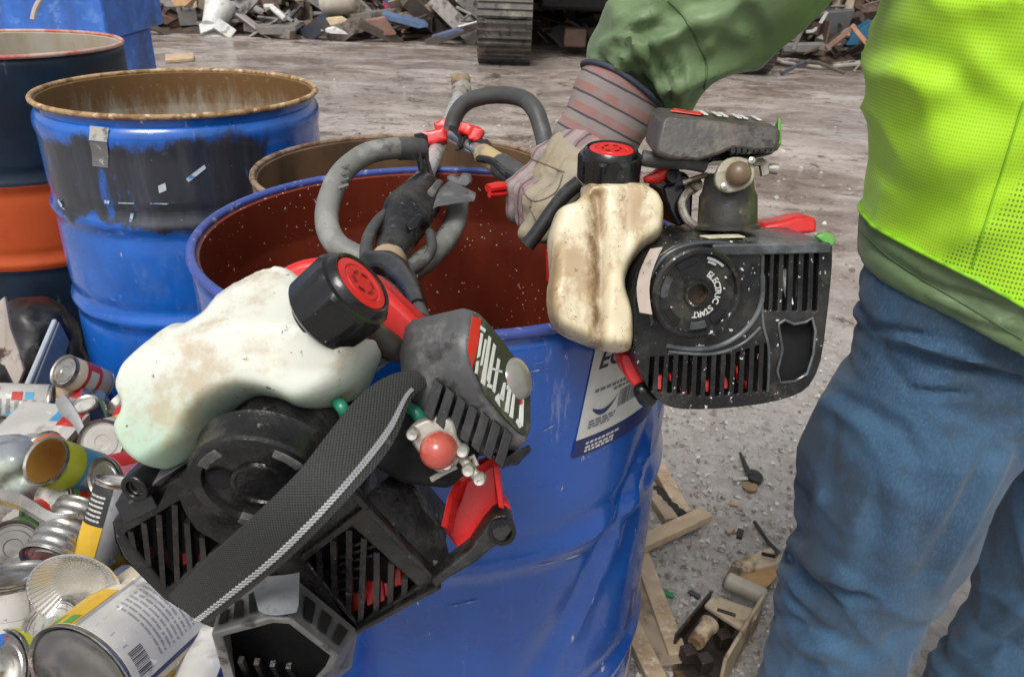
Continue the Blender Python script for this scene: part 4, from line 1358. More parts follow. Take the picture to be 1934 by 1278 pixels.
# --- starter housing: front plate with two grilles, side walls, dark interior
OUT1 = [(213, 985), (218, 1020), (232, 1052), (310, 1130), (395, 1182), (540, 1215), (655, 1195), (828, 1112), (832, 1098), (693, 955), (655, 880), (600, 830), (540, 805), (450, 815), (390, 850), (345, 893), (240, 948)]
HL = [(233, 1010), (339, 947), (350, 975), (372, 1005), (416, 1030), (315, 1113)]
HR = [(574, 1056), (665, 996), (788, 1108), (676, 1180)]
b = face_with_holes(OUT1, [HL, HR], f1, .007, A1)
HOUS = part('starter_housing', b, M_bk, T1, smooth=30, bevel=.0022)
ring = [f1(*p, .0068) for p in OUT1]
b = MB()
b.loft([ring, [p + A1 * .072 for p in ring]], 0, False, True)
part('housing_side', b, M_bk, HOUS, smooth=30, bevel=.002)
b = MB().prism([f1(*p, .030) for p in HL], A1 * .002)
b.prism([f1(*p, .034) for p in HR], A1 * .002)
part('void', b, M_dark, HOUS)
for i, (xt, yt, xb, yb) in enumerate(((250, 1001, 256, 1024), (275, 984, 284, 1056), (303, 968, 312, 1108), (333, 950, 338, 1092), (356, 985, 362, 1072), (384, 1012, 388, 1050))):
    part('grille_slat', MB().bar(f1(xt, yt - 4, .004), f1(xb, yb + 4, .004), .0042, .007, N1), M_bk, HOUS, smooth=0)
for i, (xt, yt, xb, yb) in enumerate(((577, 1056, 585, 1092), (604, 1036, 608, 1120), (631, 1018, 634, 1148), (661, 998, 660, 1170), (689, 1014, 682, 1174), (713, 1040, 712, 1158), (740, 1062, 738, 1142), (766, 1090, 764, 1122))):
    part('grille_slat', MB().bar(f1(xt, yt - 4, .004), f1(xb, yb + 4, .004), .0045, .007, N1), M_bk, HOUS, smooth=0)
for i in range(9):
    y0 = 1010 + i * 17
    xl = lerp(580, 605, i / 8) if y0 > 1050 else 650 - (y0 - 1000) * 1.3
    part('cross_bar', MB().bar(f1(max(578, 655 - i * 14), y0 + 22, .012), f1(max(578, 655 - i * 14) + 78, y0 - 8 + i * 4, .012), .0030, .004, N1), M_bk, HOUS, smooth=0)
for (px, py, r_) in ((640, 1135, .008), (708, 1108, .008), (722, 1112, .006), (748, 1085, .005), (668, 1130, .006), (352, 1044, .005), (385, 1045, .004)):
    part('flywheel_vane', MB().box(f1(px, py, .031), C(1, .3, 0).normalized() * r_, C(-.2, 1, -.3).normalized() * r_ * 1.4, A1 * .003), M_red, HOUS, bevel=.001)
# raised edge ribs around the right grille and side panel
b = MB()
for p, q in (((693, 957), (830, 1100)), ((572, 1052), (693, 957)), ((830, 1104), (660, 1197)), ((660, 920), (693, 957))):
    b.bar(f1(*p, -.002), f1(*q, -.002), .005, .005, N1)
part('edge_rib', b, M_bk, HOUS, smooth=0, bevel=.001)
# dark flank panel to the right
fl_ = [f1(693, 955, .001), f1(720, 880, .06), W(790, 930, .60), W(838, 1000, .60), W(852, 1058, .605), f1(826, 1098, .002)]
b = MB().add(fl_ + [p + A1 * .006 + C(-.004, 0, 0) for p in fl_], [[0, 1, 2, 3, 4, 5], [11, 10, 9, 8, 7, 6]] + [[i, i + 6, (i + 1) % 6 + 6, (i + 1) % 6] for i in range(6)])
part('flank_panel', b, M_bk, HOUS, smooth=20, bevel=.001)
# recoil disc
DC = f1(490, 920, -.020)
b = MB().lathe(DC, A1, [(0, .002), (.0155, .002), (.0165, .0005), (.019, .0005), (.020, .003), (.036, .003), (.0375, -.001), (.0450, -.001), (.0470, .001), (.0470, .019), (.0485, .022), (.0, .022)], 64)
part('recoil_cover', b, M_bk, HOUS, smooth=30)
b = MB()
def on_disc(ang, r, off=0.):
    ua = CR - A1 * CR.dot(A1)
    ua.normalize()
    ub = A1.cross(ua)
    return DC + ua * math.cos(ang) * r - ub * math.sin(ang) * r + A1 * off
b.lathe(on_disc(rad(172), .0265, .0005), A1, [(.0095, 0), (.0095, .0024)], 20)
b.lathe(on_disc(rad(172), .0265, .0022), A1, [(0, 0), (.0095, 0)], 20)
part('recess', b, M_dark, HOUS)
for a0 in (35, 120, 238):
    b = MB()
    vs = []
    for k in range(7):
        for r_ in (.034, .041):
            vs.append(on_disc(rad(a0 + k * 5), r_, -.002))
    b.loft([[vs[2 * k], vs[2 * k + 1], vs[2 * k + 1] + A1 * .006, vs[2 * k] + A1 * .006] for k in range(7)])
    part('disc_tab', b, M_gk, HOUS, smooth=20, bevel=.0007)
# corner lug with a screw hole
b = MB().lathe(W(262, 915, .545), C(-.2, -.4, .9), [(0, .002), (.006, .002), (.006, .006), (.010, .006), (.011, 0), (.012, -.02), (0, -.02)], 18)
b.box(W(268, 935, .56), C(1, .5, 0).normalized() * .013, C(-.5, 1, 0).normalized() * .008, A1 * .01)
part('mounting_lug', b, M_bk2, HOUS, bevel=.001)
b = MB().prism([W(236, 958, .545), W(300, 905, .54), W(345, 880, .545), W(400, 835, .56), W(405, 850, .575), W(350, 905, .57)], A1 * .03)
part('top_shelf', b, M_gk, HOUS, bevel=.002)
# --- muffler guard, a hooded cage
MG = None
back_ = [f1(412, 1150, -.002), f1(500, 1088, -.002), f1(548, 1084, -.002), f1(676, 1190, -.002), f1(664, 1260, -.002), f1(560, 1330, -.002), f1(430, 1300, -.002)]
def off1(px, py, o):
    return f1(px, py, o)
fr_ = [off1(400, 1193, -.045), off1(520, 1168, -.045), off1(545, 1170, -.045), off1(668, 1226, -.045), off1(640, 1262, -.045), off1(560, 1345, -.045), off1(428, 1320, -.045)]
fr_ = [off1(398, 1196, -.040), off1(512, 1166, -.048), off1(548, 1168, -.048), off1(640, 1240, -.040), off1(628, 1262, -.040), off1(560, 1345, -.040), off1(432, 1310, -.040)]
cen = sum(fr_, V((0, 0, 0))) / 7
inn = [lerp(cen, p, .84) + A1 * .001 for p in fr_]
inb = [lerp(sum(back_, V((0, 0, 0))) / 7, p, .86) for p in back_]
b = MB().loft([back_, fr_, inn, inb], 0, False, False)
MG = part('muffler_guard', b, mat('dusty grey guard', (.14, .14, .135), .5, 0, [((.24, .235, .22), 24, .5, .66), ((.035, .033, .03), 30, .55, .66)], (160, .3, .001)), T1, smooth=25, bevel=.002)
part('void', MB().prism(inb, A1 * .002), M_dark, MG)
def on_guard(i, u, v, off=-.0012):
    p = lerp(lerp(back_[i], back_[i + 1], u), lerp(fr_[i], fr_[i + 1], u), v)
    n = (back_[i + 1] - back_[i]).cross(fr_[i] - back_[i]).normalized()
    if n.dot(CAM - p) < 0:
        n = -n
    return p - n * off
for i, us in ((0, (.12, .40, .68)), (2, (.22, .48, .74))):
    for u in us:
        q = [on_guard(i, u, .25), on_guard(i, u + .15, .25), on_guard(i, u + .15, .78), on_guard(i, u, .78)]
        part('vent_slot', MB().prism(q, (q[0] - lerp(back_[i], back_[i + 1], u)).normalized() * -.0008), M_dark, MG)
q = [on_guard(1, -.55, .28, -.006), on_guard(1, 1.4, .28, -.006), on_guard(1, 1.4, .95, -.004), on_guard(1, -.55, .95, -.004)]
b = MB()
rr = []
for k in range(9):
    t = k / 8
    bow = N1 * .012 * math.sin(math.pi * t) + CU * .008 * math.sin(math.pi * t)
    rr.append([lerp(q[0], q[1], t) + bow, lerp(q[3], q[2], t) + bow, lerp(q[3], q[2], t) + bow + A1 * .006, lerp(q[0], q[1], t) + bow + A1 * .006])
b.loft(rr)
part('heat_shield', b, mat('pale grey shield', (.24, .25, .26), .4, .2, [((.12, .12, .12), 30, .55, .68)], (160, .15)), MG, smooth=50)
for k in range(5):
    part('cage_bar', MB().bar(off1(425 + k * 30, 1240 + k * 4, -.030), off1(445 + k * 32, 1300, -.010), .004, .005, N1), M_bk, MG)

# --- fuel tank
TK1 = [(520, 502), (483, 504), (430, 530), (389, 560), (376, 588), (344, 611), (321, 609), (291, 632), (257, 673), (235, 718), (231, 750), (243, 778), (230, 803), (231, 833), (254, 873), (291, 898), (320, 889), (375, 850), (398, 803), (423, 778), (460, 759), (492, 757), (532, 767), (566, 783), (598, 780), (630, 762), (660, 737), (678, 697), (697, 645), (668, 640), (620, 590), (570, 540)]
PT1 = W(450, 690, .565)
NT1 = C(-.10, .16, .98).normalized()
def seam(px, py, d):
    # groove between the two lobes and the broad shoulder ridge
    a = (V((px, py)) - V((335, 612)))
    dr = V((-.62, .78))
    side = a.x * dr.y - a.y * dr.x
    along = a.dot(dr)
    g = -.022 * math.exp(-(side / 10) ** 2) * (1 if -20 < along < 190 else math.exp(-((along - 190) / 40) ** 2) if along > 0 else 0)
    yr = 688 - (px - 333) * .33 if px < 483 else 638
    up = max(0, yr - py)
    g += -.026 * min(1.4, up / 95)                      # upper face falls back from the shoulder line
    g += -.010 * max(0, min(1, (px - 560) / 110)) * max(0, min(1, (py - 650) / 60))
    return g
TK1 = [(967 + (x - 967) * .953, 639 + (y - 639) * .965) for x, y in TK1]   # outline taken at the tank's mid plane, further off than its face
b = inflate(sm2(TK1, 3), lambda x, y: hit(x, y, PT1, NT1), NT1, 28, .046, .050, 6, seam, relax=2)
def m_tank1():
    n = N('cloudy fuel tank')
    z = n.xyz()[2]
    c = n.mix(n.rng(n.noise(12, 5), .35, .7), (.60, .605, .535), (.655, .665, .61))
    lev = n.math('ADD', z, n.math('MULTIPLY', n.noise(20, 3), .010))
    c = n.mix(n.rng(lev, .075, .135, 1, 0), c, (.40, .53, .42))          # two-stroke fuel standing in the tank
    c = n.mix(n.math('MULTIPLY', n.rng(n.noise(14, 7, .72), .47, .64), .62), c, (.40, .28, .15))
    c = n.mix(n.rng(n.noise(60, 5, .8), .62, .72), c, (.24, .17, .09))
    c = n.mix(n.rng(n.noise(140, 2, .5), .72, .76), c, (.08, .06, .04))
    return n.out(c, n.rng(n.noise(30, 3), .3, .7, .28, .46), 0, n.bump(n.noise(120, 3), .06, .001), Subsurface_Weight=.85, Subsurface_Radius=(.022, .022, .017), Subsurface_Scale=1.0)
TANK1 = part('fuel_tank', b, m_tank1(), T1, smooth=80)
# cap
def fuel_cap(center, axis, parent, R=.0325, H=.042):
    """center = middle of the red insert, axis out of the cap"""
    ax = axis.normalized()
    def rib(t, r, h):
        return r + (.0009 * (1 if math.sin(t * 9) > .0 else -1) if r > R - .004 and -H * .9 < h < -.006 else 0)
    b = MB().lathe(center, ax, [(0, -.003), (R * .70, -.003), (R * .72, 0), (R * .78, .001), (R * .84, -.001), (R * .88, -.005), (R * .97, -.006), (R, -.009), (R, -H), (R * .9, -H - .003), (R * .7, -H - .003), (R * .7, -H - .008), (0, -H - .008)], 72, wob=rib)
    c = part('fuel_cap', b, M_bk2, parent, smooth=30)
    b = MB().lathe(center, ax, [(0, .0005), (R * .45, .0005), (R * .48, -.0005), (R * .52, .0005), (R * .69, -.0002), (R * .70, -.003)], 40)
    part('cap_insert', b, M_red, c, smooth=40)
    u = ax.orthogonal().normalized()
    w_ = ax.cross(u)
    b = MB()
    for k in range(6):
        t = k * 1.05
        p = center + (u * math.cos(t) + w_ * math.sin(t)) * R * .3 + ax * .0008
        b.bar(p, p + (u * math.cos(t + 2) + w_ * math.sin(t + 2)) * R * .16, .0016, .0012, ax)
    part('cap_marks', b, mat('dark red mark', (.16, .008, .008), .4), c, smooth=0)
    return c
fuel_cap(W(684, 534, .520), C(.76, .56, .34), T1, .0298, .037)
# red clutch cover behind the cap
RC = sm2([(520, 518), (555, 490), (600, 484), (640, 505), (700, 520), (760, 570), (806, 620), (795, 648), (740, 650), (660, 640), (560, 580)], 3)
b = MB().prism([W(x, y + 6, .60) for x, y in RC], C(0, .15, -1) * .04)
part('clutch_cover', b, M_red, T1, bevel=.006, segs=3)
b = MB().tube(path((700, 620, .60), (740, 655, .60), (780, 672, .61), (830, 690, .62)), [.009, .010, .008, .007], 10)
b.tube(path((722, 600, .61), (760, 615, .61), (800, 630, .62)), .004, 8)
part('intake_pipe', b, mat('grubby rubber', (.055, .045, .035), .5, 0, [((.13, .10, .07), 30, .5, .65)], (90, .3)), T1)
for k in range(6):
    part('cooling_fin', MB().bar(W(668 + k * 11, 720 - k * 9, .60 + k * .001), W(712 + k * 12, 655 - k * 4, .61), .012, .0025, C(.5, .5, .7)), M_bk2, T1)
b = MB().tube(path((636, 758, .545), (648, 772, .54), (655, 790, .55)), .0045, 10)
part('fuel_line', b, M_green, T1)
b = MB().tube(path((770, 765, .575), (785, 778, .57), (795, 792, .57)), .0048, 10)
part('fuel_line', b, M_green, T1)
# --- air filter cover
NL = C(.80, .22, .56).normalized()
PL = W(940, 710, .575)
def fL(px, py, off=0.):
    return hit(px, py, PL + NL * off, NL)
LO = [(886, 584), (903, 590), (935, 628), (968, 672), (995, 702), (1001, 760), (1001, 815), (992, 838), (975, 830), (938, 792), (904, 752), (884, 700), (876, 640)]
lo3 = [fL(*p) for p in LO]
cL = sum(lo3, V((0, 0, 0))) / len(lo3)
EX = (-NL * .9 + CU * -.02 + CR * -.15).normalized() * .058
rings = [[cL + (p - cL) * .93 + NL * .002 for p in lo3], [p for p in lo3], [cL + (p - cL) * 1.05 - NL * .006 for p in lo3], [cL + (p - cL) * 1.08 + EX * .85 for p in lo3], [cL + (p - cL) * 1.02 + EX for p in lo3]]
AF = part('air_filter_cover', MB().loft(rings), M_gk, T1, smooth=30, bevel=.0025)
lab = [cL + (fL(*p) - cL) * .88 + NL * .0032 for p in LO]
b = MB().prism([lerp(p, cL, .0) for p in lab], NL * .0006)
LBL = part('cover_label', b, mat('label black', (.035, .036, .034), .3, 0, [((.12, .11, .085), 30, .55, .68)]), AF, bevel=0)
def lpoly(pts, m, nm, off=.0045):
    part(nm, MB().prism([fL(*p, off) for p in pts], -NL * .0006), m, AF, smooth=0)
lpoly([(893, 597), (909, 602), (903, 650), (893, 693), (884, 660)], M_red, 'red_band')
M_wl = mat('silver white print', (.72, .72, .68), .35)
for s_ in ([(908, 614), (918, 622), (916, 628), (907, 621)], [(909, 628), (913, 630), (907, 672), (902, 676)], [(901, 682), (905, 681), (902, 706), (898, 704)], [(924, 634), (928, 638), (916, 728), (909, 722)], [(917, 640), (920, 642), (911, 690), (908, 690)],
           [(933, 648), (937, 653), (925, 726), (920, 716)], [(941, 676), (945, 680), (935, 742), (931, 738)], [(922, 724), (931, 727), (929, 734), (921, 730)], [(930, 694), (949, 700), (949, 704), (930, 698)], [(937, 748), (943, 742), (945, 768), (936, 754)], [(952, 722), (956, 722), (952, 752), (945, 748)], [(945, 745), (953, 750), (951, 757), (944, 752)], [(962, 724), (968, 722), (960, 780), (954, 776)], [(970, 740), (974, 738), (969, 790), (963, 786)], [(958, 728), (971, 720), (972, 727), (958, 735)],
           [(984, 752), (990, 748), (988, 805), (980, 802)], [(978, 790), (985, 806), (982, 808), (975, 796)]):
    lpoly(s_, M_wl, 'letter_stroke')
lpoly([(962, 705), (967, 696), (965, 716), (956, 720)], M_red, 'red_mark')
lpoly([(984, 748), (991, 743), (990, 762), (983, 764)], M_red, 'red_mark')
b = MB()
oc = fL(978, 715, .003)
b.lathe(oc, NL, [(0, .006), (.010, .0055), (.015, .003), (.0165, 0)], 24)
part('choke_dial', b, mat('smoky clear plastic', (.25, .24, .22), .12, 0, [((.5, .5, .48), 40, .6, .66)], None, Coat_Weight=.6), AF)
b = MB()
for k in range(7):
    u = k / 6
    p = W(lerp(822, 952, u), lerp(752, 842, u), lerp(.555, .575, u))
    b.box(p, C(.6, -.55, 0).normalized() * .004, C(.3, 1, -.2).normalized() * .013, C(0, 0, 1) * .012)
part('vent_fin', b, M_bk2, AF, smooth=0, bevel=.0008)
b = MB().prism([W(805, 745, .60), W(850, 765, .575), W(965, 852, .59), W(985, 850, .61), W(900, 770, .63)], C(-.1, -.6, -.7).normalized() * .022)
part('filter_base', b, M_bk2, AF, bevel=.002)
b = MB().prism([W(948, 868, .585), W(975, 850, .585), W(1000, 838, .60), W(1000, 850, .60), W(972, 874, .585), W(946, 882, .585)], C(.1, -.2, -1) * .02)
part('latch', b, M_bk, AF, bevel=.0015)
# --- carburettor: body, plate, primer bulb, screws, levers
b = MB().prism([W(x, y, .585) for x, y in ((700, 800), (760, 770), (900, 810), (905, 880), (850, 930), (760, 920), (690, 880))], A1 * .05)
part('engine_block', b, M_dark, T1, bevel=.006)
b = MB().prism([W(x, y, .545) for x, y in sm2([(770, 822), (778, 806), (800, 794), (830, 787), (856, 798), (864, 830), (878, 852), (868, 872), (845, 892), (822, 890), (800, 868), (780, 840)], 2)], C(-.05, .2, -1) * .009)
CARB = part('carburettor_plate', b, M_alu, T1, smooth=30, bevel=.0018)
b = MB().prism([W(820, 798, .548), W(836, 766, .560), W(846, 770, .560), W(842, 800, .548)], C(0, .2, -1) * .008)
part('bracket', b, M_alu, CARB, bevel=.0015)
pc = W(828, 850, .540)
b = MB().lathe(pc, C(-.10, -.22, 1), [(.0130, -.003), (.0128, .001), (.0122, .005), (.0105, .0090), (.0075, .0122), (.0035, .0138), (0, .0142)], 28)
part('primer_bulb', b, mat('pink red rubber', (.42, .075, .055), .28, 0, [((.55, .16, .12), 40, .5, .62), ((.2, .03, .02), 25, .6, .7)], (80, .15), Coat_Weight=.3), CARB, smooth=80)
for (px, py) in ((779, 820), (873, 852), (884, 888), (905, 905), (843, 876)):
    b = MB().lathe(W(px, py, .540), C(-.05, -.1, 1), [(.0045, -.005), (.0045, .001), (.0035, .0025), (0, .002)], 14)
    part('screw', b, M_screw, CARB)
b = MB().tube([W(868, 858, .548), W(884, 880, .546), W(900, 900, .542), W(908, 908, .54)], .0035, 8)
b.tube([W(815, 905, .55), W(835, 893, .548), W(862, 880, .548)], .0022, 6)
b.tube([W(880, 870, .548), W(893, 862, .552), W(900, 880, .55)], .0022, 6)
part('linkage', b, M_alu, CARB)
# --- red duct and black bracket at the right
RD = [(905, 872), (933, 862), (938, 905), (941, 958), (970, 978), (968, 996), (940, 1006), (872, 1046), (838, 1000), (848, 985), (868, 945), (880, 905)]
b = MB().prism([W(x, y, .625) for x, y in RD], C(-.1, .2, -1) * .008)
DUCT = part('red_shroud', b, M_red, T1, bevel=.002)
for q in ([(846, 935, .59), (862, 905, .60), (932, 862, .60), (934, 872, .625), (872, 912, .625), (858, 945, .625)],
          [(846, 935, .59), (858, 945, .625), (846, 1003, .625), (833, 994, .59)],
          [(930, 862, .59), (942, 958, .59), (944, 960, .625), (934, 864, .625)]):
    pts = [W(*p) for p in q]
    b = MB().prism(pts, C(.004, -.002, -.004))
    part('shroud_lip', b, M_red, DUCT, smooth=20, bevel=.0006)
b = MB().prism([W(942, 940, .60), W(962, 955, .60), W(972, 985, .60), W(945, 985, .60)], C(-.1, .2, -1) * .02)
part('shroud_corner', b, M_red, DUCT, bevel=.002)
b = MB().prism([W(x, y, .585) for x, y in ((968, 985), (972, 1000), (955, 1022), (930, 1036), (900, 1062), (850, 1090), (822, 1112), (812, 1096), (842, 1072), (888, 1036), (915, 995), (935, 972), (955, 972))], C(-.05, .3, -1) * .018)
BR = part('lower_bracket', b, M_bk, T1, bevel=.002)
b = MB().lathe(W(948, 1003, .584), C(0, -.2, 1), [(.010, -.006), (.0105, .002), (.0075, .002), (.0070, -.004), (0, -.004)], 20)
part('screw_boss', b, M_bk2, BR)
b = MB().lathe(W(948, 1003, .586), C(0, -.2, 1), [(0, -.001), (.0045, -.001), (.0045, -.005)], 14)
part('screw', b, mat('rusty screw', (.2, .09, .06), .5, .3), BR)
# --- webbing strap with reflective edge
ST = [(786, 698, 810, 726, .562), (736, 708, 778, 752, .548), (682, 744, 750, 822, .528), (622, 815, 716, 874, .505), (566, 887, 664, 934, .488), (490, 965, 602, 1000, .492), (415, 1035, 537, 1062, .515), (362, 1084, 455, 1128, .545), (318, 1125, 388, 1180, .575)]
up_ = spline([W(a, b_, d) for a, b_, c_, e_, d in ST], 8)
lo_ = spline([W(c_, e_, d + .004) for a, b_, c_, e_, d in ST], 8)
rr = []
for i in range(len(up_)):
    t = (up_[min(i + 1, len(up_) - 1)] - up_[max(i - 1, 0)])
    nn = t.cross(lo_[i] - up_[i]).normalized()
    if nn.dot(CAM - up_[i]) < 0:
        nn = -nn
    bow = nn * .0015
    rr.append(([up_[i], lerp(up_[i], lo_[i], .33) + bow, lerp(up_[i], lo_[i], .66) + bow, lo_[i], lo_[i] - nn * .0028, up_[i] - nn * .0028], nn))
def m_web():
    n = N('black webbing')
    d1, d2 = tuple(C(.7, .7, 0)), tuple(C(.7, -.7, 0))
    w1 = n.math('SINE', n.math('MULTIPLY', n.dot(d1), 2600))
    w2 = n.math('SINE', n.math('MULTIPLY', n.dot(d2), 2600))
    h = n.math('MULTIPLY', w1, w2)
    c = n.mix(n.rng(h, -.6, .6), (.012, .013, .012), (.040, .043, .040))
    c = n.mix(n.rng(n.noise(45, 4), .66, .75), c, (.09, .10, .07))
    return n.out(c, .75, 0, n.bump(h, .4, .0008))
b = MB().loft([r[0] for r in rr])
STRAP = part('strap', b, m_web(), T1, smooth=50)
b = MB()
nz = 44
M_ = len(rr) - 1
def onstrap(u, v, off=.0016):
    k = max(0, min(M_ - 1e-6, u * M_))
    i = int(k)
    f = k - i
    return lerp(lerp(up_[i], lo_[i], v), lerp(up_[i + 1], lo_[i + 1], v), f) + lerp(rr[i][1], rr[i + 1][1], f) * off
for i in range(nz):
    u0, u1 = .10 + .90 * i / nz, .10 + .90 * (i + 1) / nz
    um = (u0 + u1) / 2
    for (ua, va, ub, vb) in ((u0, .74, um, .85), (um, .85, u1, .74), (u0, .85, um, .74), (um, .74, u1, .85)):
        b.bar(onstrap(ua, va), onstrap(ub, vb), .0011, .0006, rr[0][1])
tag(part('reflective_stitching', b, mat('reflective thread', (.30, .30, .31), .4, .1), STRAP, smooth=0), kind='stuff')
# --- shaft, throttle housing, loop handle
sp = [W(716, 560, .74), W(738, 490, .87), W(815, 312, 1.215), W(868, 178, 1.66)]
b = MB().tube([lerp(sp[1], sp[3], t) for t in (-.15, .2, .5, .8, 1)], .0125, 20)
SH = part('shaft', b, mat('scuffed pale tube', (.46, .46, .45), .32, .4, [((.22, .19, .16), 12, .55, .66)], (60, .1)), T1)
dr = (sp[3] - sp[1]).normalized()
b = MB().lathe(sp[3] - dr * .03, dr, [(0, 0), (.015, 0), (.017, .02), (.015, .05), (.019, .055), (.022, .08), (.017, .10), (0, .10)], 18)
part('coupling', b, M_alu, SH)
b = MB()
for k in range(16):
    p = sp[3] + dr * random.uniform(.045, .10) + C(random.uniform(-1, 1), random.uniform(-1, 1), random.uniform(-1, 1)) * .016
    b.ball(p, random.uniform(.008, .017), 6)
part('mud_clod', remeshed(b, .005, 1), mat('dry mud clod', (.27, .20, .12), .85, 0, [((.12, .07, .04), 30, .5, .65)], (90, .6, .004)), SH)
b = MB().tube([lerp(W(720, 520, .83), W(738, 485, .90), t) for t in (0, .5, 1)], [.020, .021, .019], 20)
part('tape_wrap', b, mat('tan tape', (.42, .31, .19), .6, 0, [((.25, .17, .10), 16, .5, .65)]), SH)
b = MB()
b.capsule(W(738, 478, .89), .019, W(752, 440, .95), .026)
b.capsule(W(752, 440, .95), .027, W(772, 400, 1.0), .033)
b.capsule(W(772, 400, 1.0), .032, W(800, 362, 1.06), .026)
b.capsule(W(735, 430, .955), .014, W(765, 385, 1.01), .018)
b.capsule(W(790, 420, .965), .016, W(808, 385, 1.02), .018)
TH = part('throttle_housing', remeshed(b, .0035, 3), M_bk, T1, smooth=60)
b = MB().prism([W(765, 432, .93), W(800, 368, .99), W(826, 338, 1.03), (W(836, 345, 1.03)), W(806, 392, .98), W(786, 440, .93), W(770, 445, .925)], C(.1, .3, -1) * .012)
part('trigger_guard', b, M_gk, TH, bevel=.003)
b = MB().prism([W(766, 425, .915), W(790, 402, .93), W(800, 410, .93), W(790, 432, .915), W(772, 438, .91)], C(0, .2, -1) * .012)
part('stop_switch', b, M_bk2, TH, bevel=.003)
b = MB().prism([W(800, 385, 1.00), W(832, 352, 1.03), W(850, 340, 1.05), W(900, 364, 1.03), W(898, 372, 1.02), W(862, 376, 1.0), W(828, 382, .99), W(806, 396, .985)], C(.1, .7, -.7).normalized() * -.010)
part('trigger_wing', b, M_gk, TH, bevel=.003)
b = MB().prism([W(x, y, 1.06) for x, y in ((842, 334), (858, 330), (866, 338), (872, 328), (888, 330), (892, 346), (880, 356), (860, 350), (846, 344))], C(0, .3, -1) * .02)
part('safety_lever', b, M_gk, TH, bevel=.003)
b = MB().prism([W(780, 252, 1.10), W(800, 250, 1.10), W(803, 300, 1.09), W(812, 330, 1.08), W(800, 342, 1.07), W(788, 320, 1.08)], C(.2, .1, -1) * .022)
CL = part('handle_clamp', b, M_bk, T1, bevel=.003)
b = MB().prism([W(787, 262, 1.095), W(792, 262, 1.095), W(800, 320, 1.075), W(795, 322, 1.075)], C(0, 0, 1) * .003)
part('clamp_groove', b, M_dark, CL)
b = MB().prism([W(800, 335, 1.06), W(770, 372, 1.0), W(756, 360, 1.02), W(788, 322, 1.07)], C(0, .3, -1) * .012)
part('clamp_foot', b, M_gk, CL, bevel=.003)
b = MB()
b.lathe(lerp(sp[1], sp[3], .62), dr, [(.0128, 0), (.020, .0), (.020, .05), (.0128, .05)], 16)
b.box(W(818, 262, 1.27), C(1, .2, 0).normalized() * .022, C(-.2, 1, 0).normalized() * .011, C(0, 0, 1) * .014)
b.tube([W(818, 262, 1.27), W(838, 246, 1.30), lerp(sp[1], sp[3], .64)], .010, 10)
b.box(W(838, 246, 1.30), C(1, .4, 0).normalized() * .012, C(-.4, 1, 0).normalized() * .015, C(0, 0, 1) * .012)
part('red_bracket', remeshed(b, .0035, 2), M_red, SH)
hp = path((795, 282, 1.10), (745, 280, 1.08), (690, 292, 1.06), (645, 328, 1.02), (622, 378, .98), (618, 425, .95), (636, 462, .93), (672, 484, .92), (705, 496, .92))
LH1 = part('loop_handle', MB().tube(hp, .0145, 18), M_greyrub, T1)
b = MB().tube(path((752, 281, 1.083), (775, 281, 1.09), (797, 283, 1.10)), .0155, 18)
part('dark_sleeve', b, M_dkrub, LH1)
for k in range(4):
    px, py = 655 + (k - 1) * 6 - k * 4, 318 + k * 12
    b = MB().bar(W(px - 16 - k * 3, py + 4, 1.0055 - k * .008), W(px + 12 - k * 3, py - 6, 1.0055 - k * .008), .0032, .0016, C(0, 0, 1))
    part('grip_slot', b, M_dkrub, LH1)
hp = path((866, 372, 1.09), (862, 410, 1.05), (845, 448, 1.01), (815, 482, .96), (785, 505, .92), (768, 515, .90))
LH2 = part('handle_lower_arm', MB().tube(hp, .0145, 18), M_greyrub, T1)
for k in range(5):
    px, py = 845 - k * 12, 440 + k * 13
    b = MB().bar(W(px - 9, py - 12, 1.003 - k * .021), W(px - 14, py + 8, .988 - k * .021), .0035, .002, C(0, 0, 1))
    part('grip_slot', b, M_dkrub, LH2)
b = MB().tube(path((690, 500, .84), (694, 455, .88), (712, 420, .93), (735, 400, .97)), .007, 10)
b.tube(path((760, 520, .80), (795, 500, .86), (815, 470, .90), (812, 440, .94)), .006, 10)
b.tube(path((735, 510, .80), (765, 530, .76), (785, 570, .70), (800, 605, .64)), .0065, 10)
part('control_cable', b, M_dkrub, T1)
b = MB().tube(path((700, 505, .82), (735, 505, .80), (770, 540, .74), (790, 580, .68)), [.018, .016, .012, .008], 12)
part('boot', b, M_bk2, T1)

# ================================================================ STRING TRIMMER held up by the gloved hand
T2 = thing('string_trimmer', W(1340, 600, .85), 'string trimmer with brown-stained fuel tank held by the gloved hand', 'trimmer', 'petrol string trimmers')
A2 = C(-.16, .30, -.94).normalized()
N2 = -A2
O2 = W(1320, 560, .80)
def f2(px, py, off=0.):
    return hit(px, py, O2 + A2 * off, N2)
M_bs = N('black plastic with splatter')
_c = M_bs.mix(M_bs.rng(M_bs.noise(14, 6, .7), .42, .66), (.008, .0085, .009), (.024, .026, .026))
_c = M_bs.mix(M_bs.rng(M_bs.noise(30, 6, .75), .52, .64), _c, (.042, .038, .031))
_c = M_bs.mix(M_bs.rng(M_bs.noise(150, 3, .6), .66, .69), _c, (.6, .6, .6))
_c = M_bs.mix(M_bs.rng(M_bs.noise(75, 3, .6), .70, .715), _c, (.62, .62, .62))
_c = M_bs.mix(M_bs.rng(M_bs.noise(60, 4, .7, M_bs.stretch((1.5, 1, .6))), .69, .72), _c, (.30, .31, .31))
M_bs = M_bs.out(_c, M_bs.rng(M_bs.noise(40, 3), .3, .7, .2, .42), 0, M_bs.bump(M_bs.noise(120, 4), .5, .0016))
